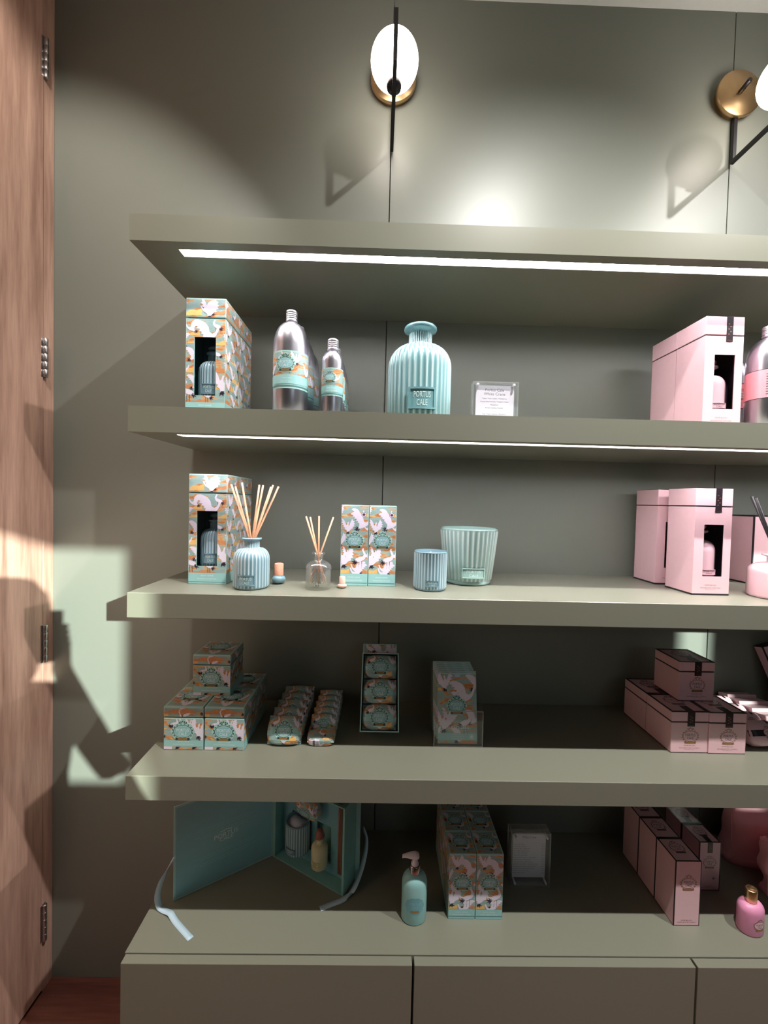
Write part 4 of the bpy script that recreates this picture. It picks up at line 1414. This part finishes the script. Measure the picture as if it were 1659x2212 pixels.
def oval_map(rx_, ry_):
    return lambda u, v, o: ((rx_ + o) * math.sin(u / rx_), -(ry_ + o) * math.cos(u / rx_), v)
P = Panel()
P.ell(0, .0480, .0245, .0215, 'sheen', 0, 40, 10, .03)
PR['sheen'] = mat('print_mint_gloss', rgb(116, 172, 180), .2)
P.ell(0, .0480, .0232, .0202, 'label', 1, 40, 10, .03)
PR['label'] = mat('print_label_teal', rgb(112, 166, 176), .25)
P.text('PORTUS', 0, .0545, .0060, 'aqua', 2, .026); P.text('CALE', 0, .0460, .0060, 'aqua', 2, .017)
P.rect(-.0100, .0330, .0100, .0385, 'gold', 2)
P.obj('label', oval_map(rx, ry), t, cells=(.003, 0))

# ------------------------------------------------------------------ pink cartons on the countertop
def pink_carton(label, loc, wd, d, h, group, sealed=False):
    t = thing('carton', label, 'box', loc, 0, group)
    e = .0030
    b = box('body', 0, wd, 0, d, 0, h - .0006, PINK, t, .0005)
    bm = bmesh.new()
    for q in ((0, wd, 0, e), (0, wd, d - e, d), (0, e, e, d - e), (wd - e, wd, e, d - e)):
        add_box(bm, q[0], q[1], q[2], q[3], h - .0008, h)
    add_box(bm, -.0002, .0018, -.0004, .0018, 0, h); add_box(bm, wd - .0012, wd + .0002, -.0004, .001, 0, h); add_box(bm, -.0002, .0016, d - .0016, d, 0, h)
    add_box(bm, -.0002, wd + .0002, -.0004, d, 0, .0014)
    bm_obj('edge_band', bm, BLACKP, t)
    P = Panel()
    P.medallion(wd * (.52 if not sealed else .5), h * (.66 if not sealed else .58), wd * .72, 'pink', 0)
    L = Panel()
    L.text('ROSÉ BLUSH', wd / 2, h * .085, .0026, 'brown', 0, wd * .42)
    L.text('HAND & BODY WASH', wd / 2, h * .055, .0024, 'brown', 0, wd * .72)
    L.obj('lettering', f_front(0), b)
    if sealed:
        P.ell(wd * .72, h * .25, .0040, .0040, 'ink', 0, 16); P.ell(wd * .72, h * .25, .0032, .0032, 'pinkcore', 1, 16); P.ell(wd * .72, h * .25, .0022, .0020, 'leafdark', 2, 10)
    P.obj('print', f_front(0), b)
    Q = Panel()
    Q.medallion(wd / 2, d * .58, wd * .66, 'dark', 0)
    Q.obj('print', f_top(h - .0006, 0), b)
    if sealed:
        seal(t, wd * .5, h - .028, h, 0, wd * .24, top=d * .40)
        box('shrink_film', -.0012, wd + .0012, -.0014, d + .0006, .0005, h + .0012, FILM, t)
    return t
GP = 'tall pink cartons in a row'
r1 = pink_carton('tall pink carton with black edges, front of its row', (.7408, -.2705, S5), .0628, .0668, .1600, GP)
dup(r1, (.7408, -.2030, S5), 'tall pink carton with black edges, middle of its row')
dup(r1, (.7408, -.1355, S5), 'tall pink carton with black edges, rear of its row')
r2 = pink_carton('film wrapped pink carton with black seal, front one beside the pink bags', (.8735, -.1810, S5), .0570, .0610, .1300, 'film wrapped pink cartons', True)
dup(r2, (.8735, -.1170, S5), 'film wrapped pink carton with black seal, rear one near the wall')

# ------------------------------------------------------------------ pink bottle with gold cap
t = thing('lotion_bottle', 'pink oval bottle with gold cap in front of the cloth bags', 'bottle', (.9235, -.2760, S5), R(8))
rx, ry = .0300, .0220
lathe('body', [(0, .0005), (rx * .94, .0005), (rx, .004), (rx, .052)] + arc(rx, .052, .0125, .0700, 9, 'out')[1:] + [(.0120, .072), (0, .072)], PINKPL, t, 48, sy=ry / rx)
lathe('cap', [(.0128, .0705), (.0135, .0712), (.0135, .0985), (.0126, .0998), (.0100, .1000), (.0090, .0994), (0, .0994)], GOLDM, t, 40, sy=.78)
P = Panel()
P.medallion(0, .0300, .0340, 'pink', 0)
P.obj('label', oval_map(rx, ry), t, cells=(.003, 0))

# ------------------------------------------------------------------ cloth bags
def cloth_bag(label, loc, wd, d, h, rotz, seed):
    t = thing('cloth_bag', label, 'bag', loc, rotz, 'pink cloth bags')
    rn3 = random.Random(seed)
    bm = bmesh.new()
    nx, nz = 30, 18
    ph = [rn3.random() * 6 for _ in range(6)]
    rows = []
    for j in range(nz + 1):
        v = j / nz
        row = []
        for i in range(nx):
            a = 2 * math.pi * i / nx
            k = .5
            cx, sy_ = math.copysign(abs(math.cos(a)) ** k, math.cos(a)), math.copysign(abs(math.sin(a)) ** k, math.sin(a))
            bulge = 1 + .10 * math.sin(math.pi * v) - .06 * v
            wr = .0045 * math.sin(7 * v + ph[0] + 2 * a) + .0035 * math.sin(13 * v + ph[1] - 3 * a)
            x = cx * wd / 2 * (1 + .02 * math.sin(5 * v + ph[2])) + wr * cx
            y = sy_ * d / 2 * bulge * (1 - .45 * v ** 2) + wr * sy_
            row.append(bm.verts.new((x, y, h * v + .004 * math.sin(2 * a + ph[3]) * v)))
        rows.append(row)
    for a, b in zip(rows[:-1], rows[1:]):
        for j in range(nx):
            f = bm.faces.new((a[j], a[(j + 1) % nx], b[(j + 1) % nx], b[j])); f.smooth = True
    inn = [bm.verts.new((v.co.x * .93, v.co.y * .80, v.co.z - .003)) for v in rows[-1]]
    inn2 = [bm.verts.new((v.co.x * .90, v.co.y * .5, v.co.z - .06)) for v in rows[-1]]
    for A, B in ((rows[-1], inn), (inn, inn2)):
        for j in range(nx):
            f = bm.faces.new((A[j], A[(j + 1) % nx], B[(j + 1) % nx], B[j])); f.smooth = True
    bm.faces.new(rows[0]); bm.faces.new(inn2)
    b = bm_obj('sack', bm, PINKCL, t)
    for zz, nm in ((h * .90, 'hem'), (h * .06, 'base_seam')):
        pts = []
        for i in range(33):
            a = 2 * math.pi * i / 32
            k = .5
            v = zz / h
            bulge = 1 + .10 * math.sin(math.pi * v) - .06 * v
            wr = .0045 * math.sin(7 * v + ph[0] + 2 * a) + .0035 * math.sin(13 * v + ph[1] - 3 * a)
            cx, sy_ = math.copysign(abs(math.cos(a)) ** k, math.cos(a)), math.copysign(abs(math.sin(a)) ** k, math.sin(a))
            pts.append((cx * wd / 2 * (1 + .02 * math.sin(5 * v + ph[2])) + wr * cx, sy_ * d / 2 * bulge * (1 - .45 * v ** 2) + wr * sy_, zz))
        tube(nm, pts, .0013, PINKCL, b, 6)
    for s in (-1, 1):
        tube('side_seam', [(s * (wd / 2) * .985, -d * .30 * (1 - .4 * (k / 8) ** 2), .004 + (h - .01) * k / 8) for k in range(9)], .0016, PINKCL, b, 6)
    return t
cloth_bag('larger pink cloth bag standing at the back', (1.1700, -.0900, S5), .270, .075, .230, R(-6), 3)
cloth_bag('smaller pink cloth bag in front of the larger one', (1.1480, -.2010, S5), .210, .055, .150, R(-10), 5)

# ------------------------------------------------------------------ pink soaps at the end of the soap shelf
t = thing('wrapped_soap', 'pink wrapped soap with black band, front of the pink row', 'soap', (1.0080, -.1900, S4), R(4), 'pink wrapped soaps')
bm = bmesh.new()
pillow_mesh(bm, .0440, .0240, .0300, 3.4, crease=.03)
b = bm_obj('wrapper', bm, PINK, t)
b.location = (0, 0, .0305); b.rotation_euler = (R(-34), 0, 0)
P = Panel()
P.rect(-.0440, -.0080, .0440, .0060, 'black', 0)
P.medallion(.004, -.001, .034, 'pink', 1)
P.obj('paper_band', pillow_front(.0440, .0240, .0300, 3.4), b, [(-.0425, -.028, .0425, .028)], (.007, .007))
Q = Panel()
Q.rect(.012, -.022, .018, .022, 'black', 0)
Q.obj('paper_band', pillow_top(.0440, .0240, .0300, 3.4), b, [(-.04, -.0225, .04, .0225)], (.007, .005))
for k in range(1, 4):
    dup(t, (1.0080 + .002 * k, -.1900 + .0440 * k, S4), 'pink wrapped soap with black band, %s in the pink row' % ('second', 'third', 'last')[k - 1])
t = thing('soap_carton', 'plain pink soap carton, front of the row beside the pink wrapped soaps', 'box', (1.0560, -.1700, S4), 0, 'plain pink soap cartons')
b = box('body', 0, .0880, 0, .0340, 0, .0600, PINK, t, .0014, 2)
b.rotation_euler = (R(-12), 0, 0); b.location = (0, 0, .0005)
for k in range(1, 4):
    dup(t, (1.0560 + .001 * k, -.1700 + .0400 * k, S4), 'plain pink soap carton, %s in the row beside the pink wrapped soaps' % ('second', 'third', 'last')[k - 1])
t = thing('gift_box', 'pink hinged box with black edge leaning on the wall behind the pink soaps', 'box', (1.2200, -.0850, S4))
b = box('body', 0, .20, 0, .0300, 0, .2150, PINK, t, .0008)
b.rotation_euler = (R(-14), R(-16), 0); b.location = (0, 0, .001)
e = bmesh.new()
add_box(e, -.0006, .003, -.0008, .002, 0, .2152); add_box(e, .020, .024, -.0008, .001, 0, .2152); add_box(e, -.0006, .20, -.0008, .0306, .2140, .2156)
eb = bm_obj('edge_band', e, BLACKP, b)

# ------------------------------------------------------------------ the person taking the picture (their shadow falls on the wall)
def person():
    t = thing('person', 'person holding up a phone, whose shadow falls on the green wall', 'person', (.15, -1.55, 0))
    V, E_, Rr = [], [], []
    def v(p, r, par=None):
        V.append(p); Rr.append(r)
        if par is not None:
            E_.append((par, len(V) - 1))
        return len(V) - 1
    pel = v((0, 0, .95), (.150, .110))
    sp = v((0, 0, 1.12), (.135, .100), pel)
    ch = v((0, .01, 1.30), (.150, .105), sp)
    nb = v((0, .015, 1.44), (.070, .062), ch)
    nk = v((0, .025, 1.50), (.052, .052), nb)
    hd = v((0, .035, 1.58), (.074, .086), nk)
    v((0, .030, 1.66), (.066, .080), hd)
    for s_ in (1, -1):
        hp = v((s_ * .085, 0, .90), (.088, .092), pel)
        kn = v((s_ * .10, .02, .50), (.058, .060), hp)
        an = v((s_ * .10, -.01, .09), (.036, .040), kn)
        v((s_ * .11, .13, .035), (.036, .026), an)
        sh = v((s_ * .165, .01, 1.385), (.060, .058), ch)
        el = v((s_ * (.245 if s_ > 0 else .22), .09, 1.13), (.042, .042), sh)
        wr = v((-.15 + s_ * .095, .255, 1.405), (.026, .026), el)
        pm = v((-.15 + s_ * .085, .285, 1.455), (.030, .018), wr)
        for k in range(4):
            a = v((-.15 + s_ * (.080 - .004 * k), .298 - .004 * k, 1.478 + .015 * k - .02), (.0085, .0085), pm)
            b = v((-.15 + s_ * (.070 - .002 * k), .318, 1.476 + .017 * k - .02), (.0080, .0080), a)
            v((-.15 + s_ * (.050 - .003 * (k % 2)), .326, 1.476 + .017 * k - .02), (.0070, .0070), b)
        th = v((-.15 + s_ * .070, .280, 1.440), (.0110, .0105), pm)
        v((-.15 + s_ * .045, .300, 1.452), (.0085, .0085), th)
    me = bpy.data.meshes.new('body')
    me.from_pydata(V, E_, [])
    o = link('body', me, mat('dark_cloth', rgb(52, 50, 56), .8), t)
    md = o.modifiers.new('skin', 'SKIN')
    md.use_smooth_shade = True
    for i, sv in enumerate(me.skin_vertices[0].data):
        sv.radius = Rr[i]
        sv.use_root = i == 0
    sb = o.modifiers.new('sub', 'SUBSURF'); sb.levels = 1; sb.render_levels = 1
    lathe('hair', [(.0001, 1.735), (.050, 1.722), (.078, 1.685), (.086, 1.64), (.084, 1.60), (.076, 1.598)], mat('dark_hair', rgb(40, 30, 26), .6), t, 24).location = (0, .018, 0)
    p = box('phone', -.036, .036, -.004, .004, -.078, .078, BLACKM, None, .002, 2)
    p.location = (0, -1.2135, 1.470)
    tag(p, 'black phone held up by the person', 'phone')
person()
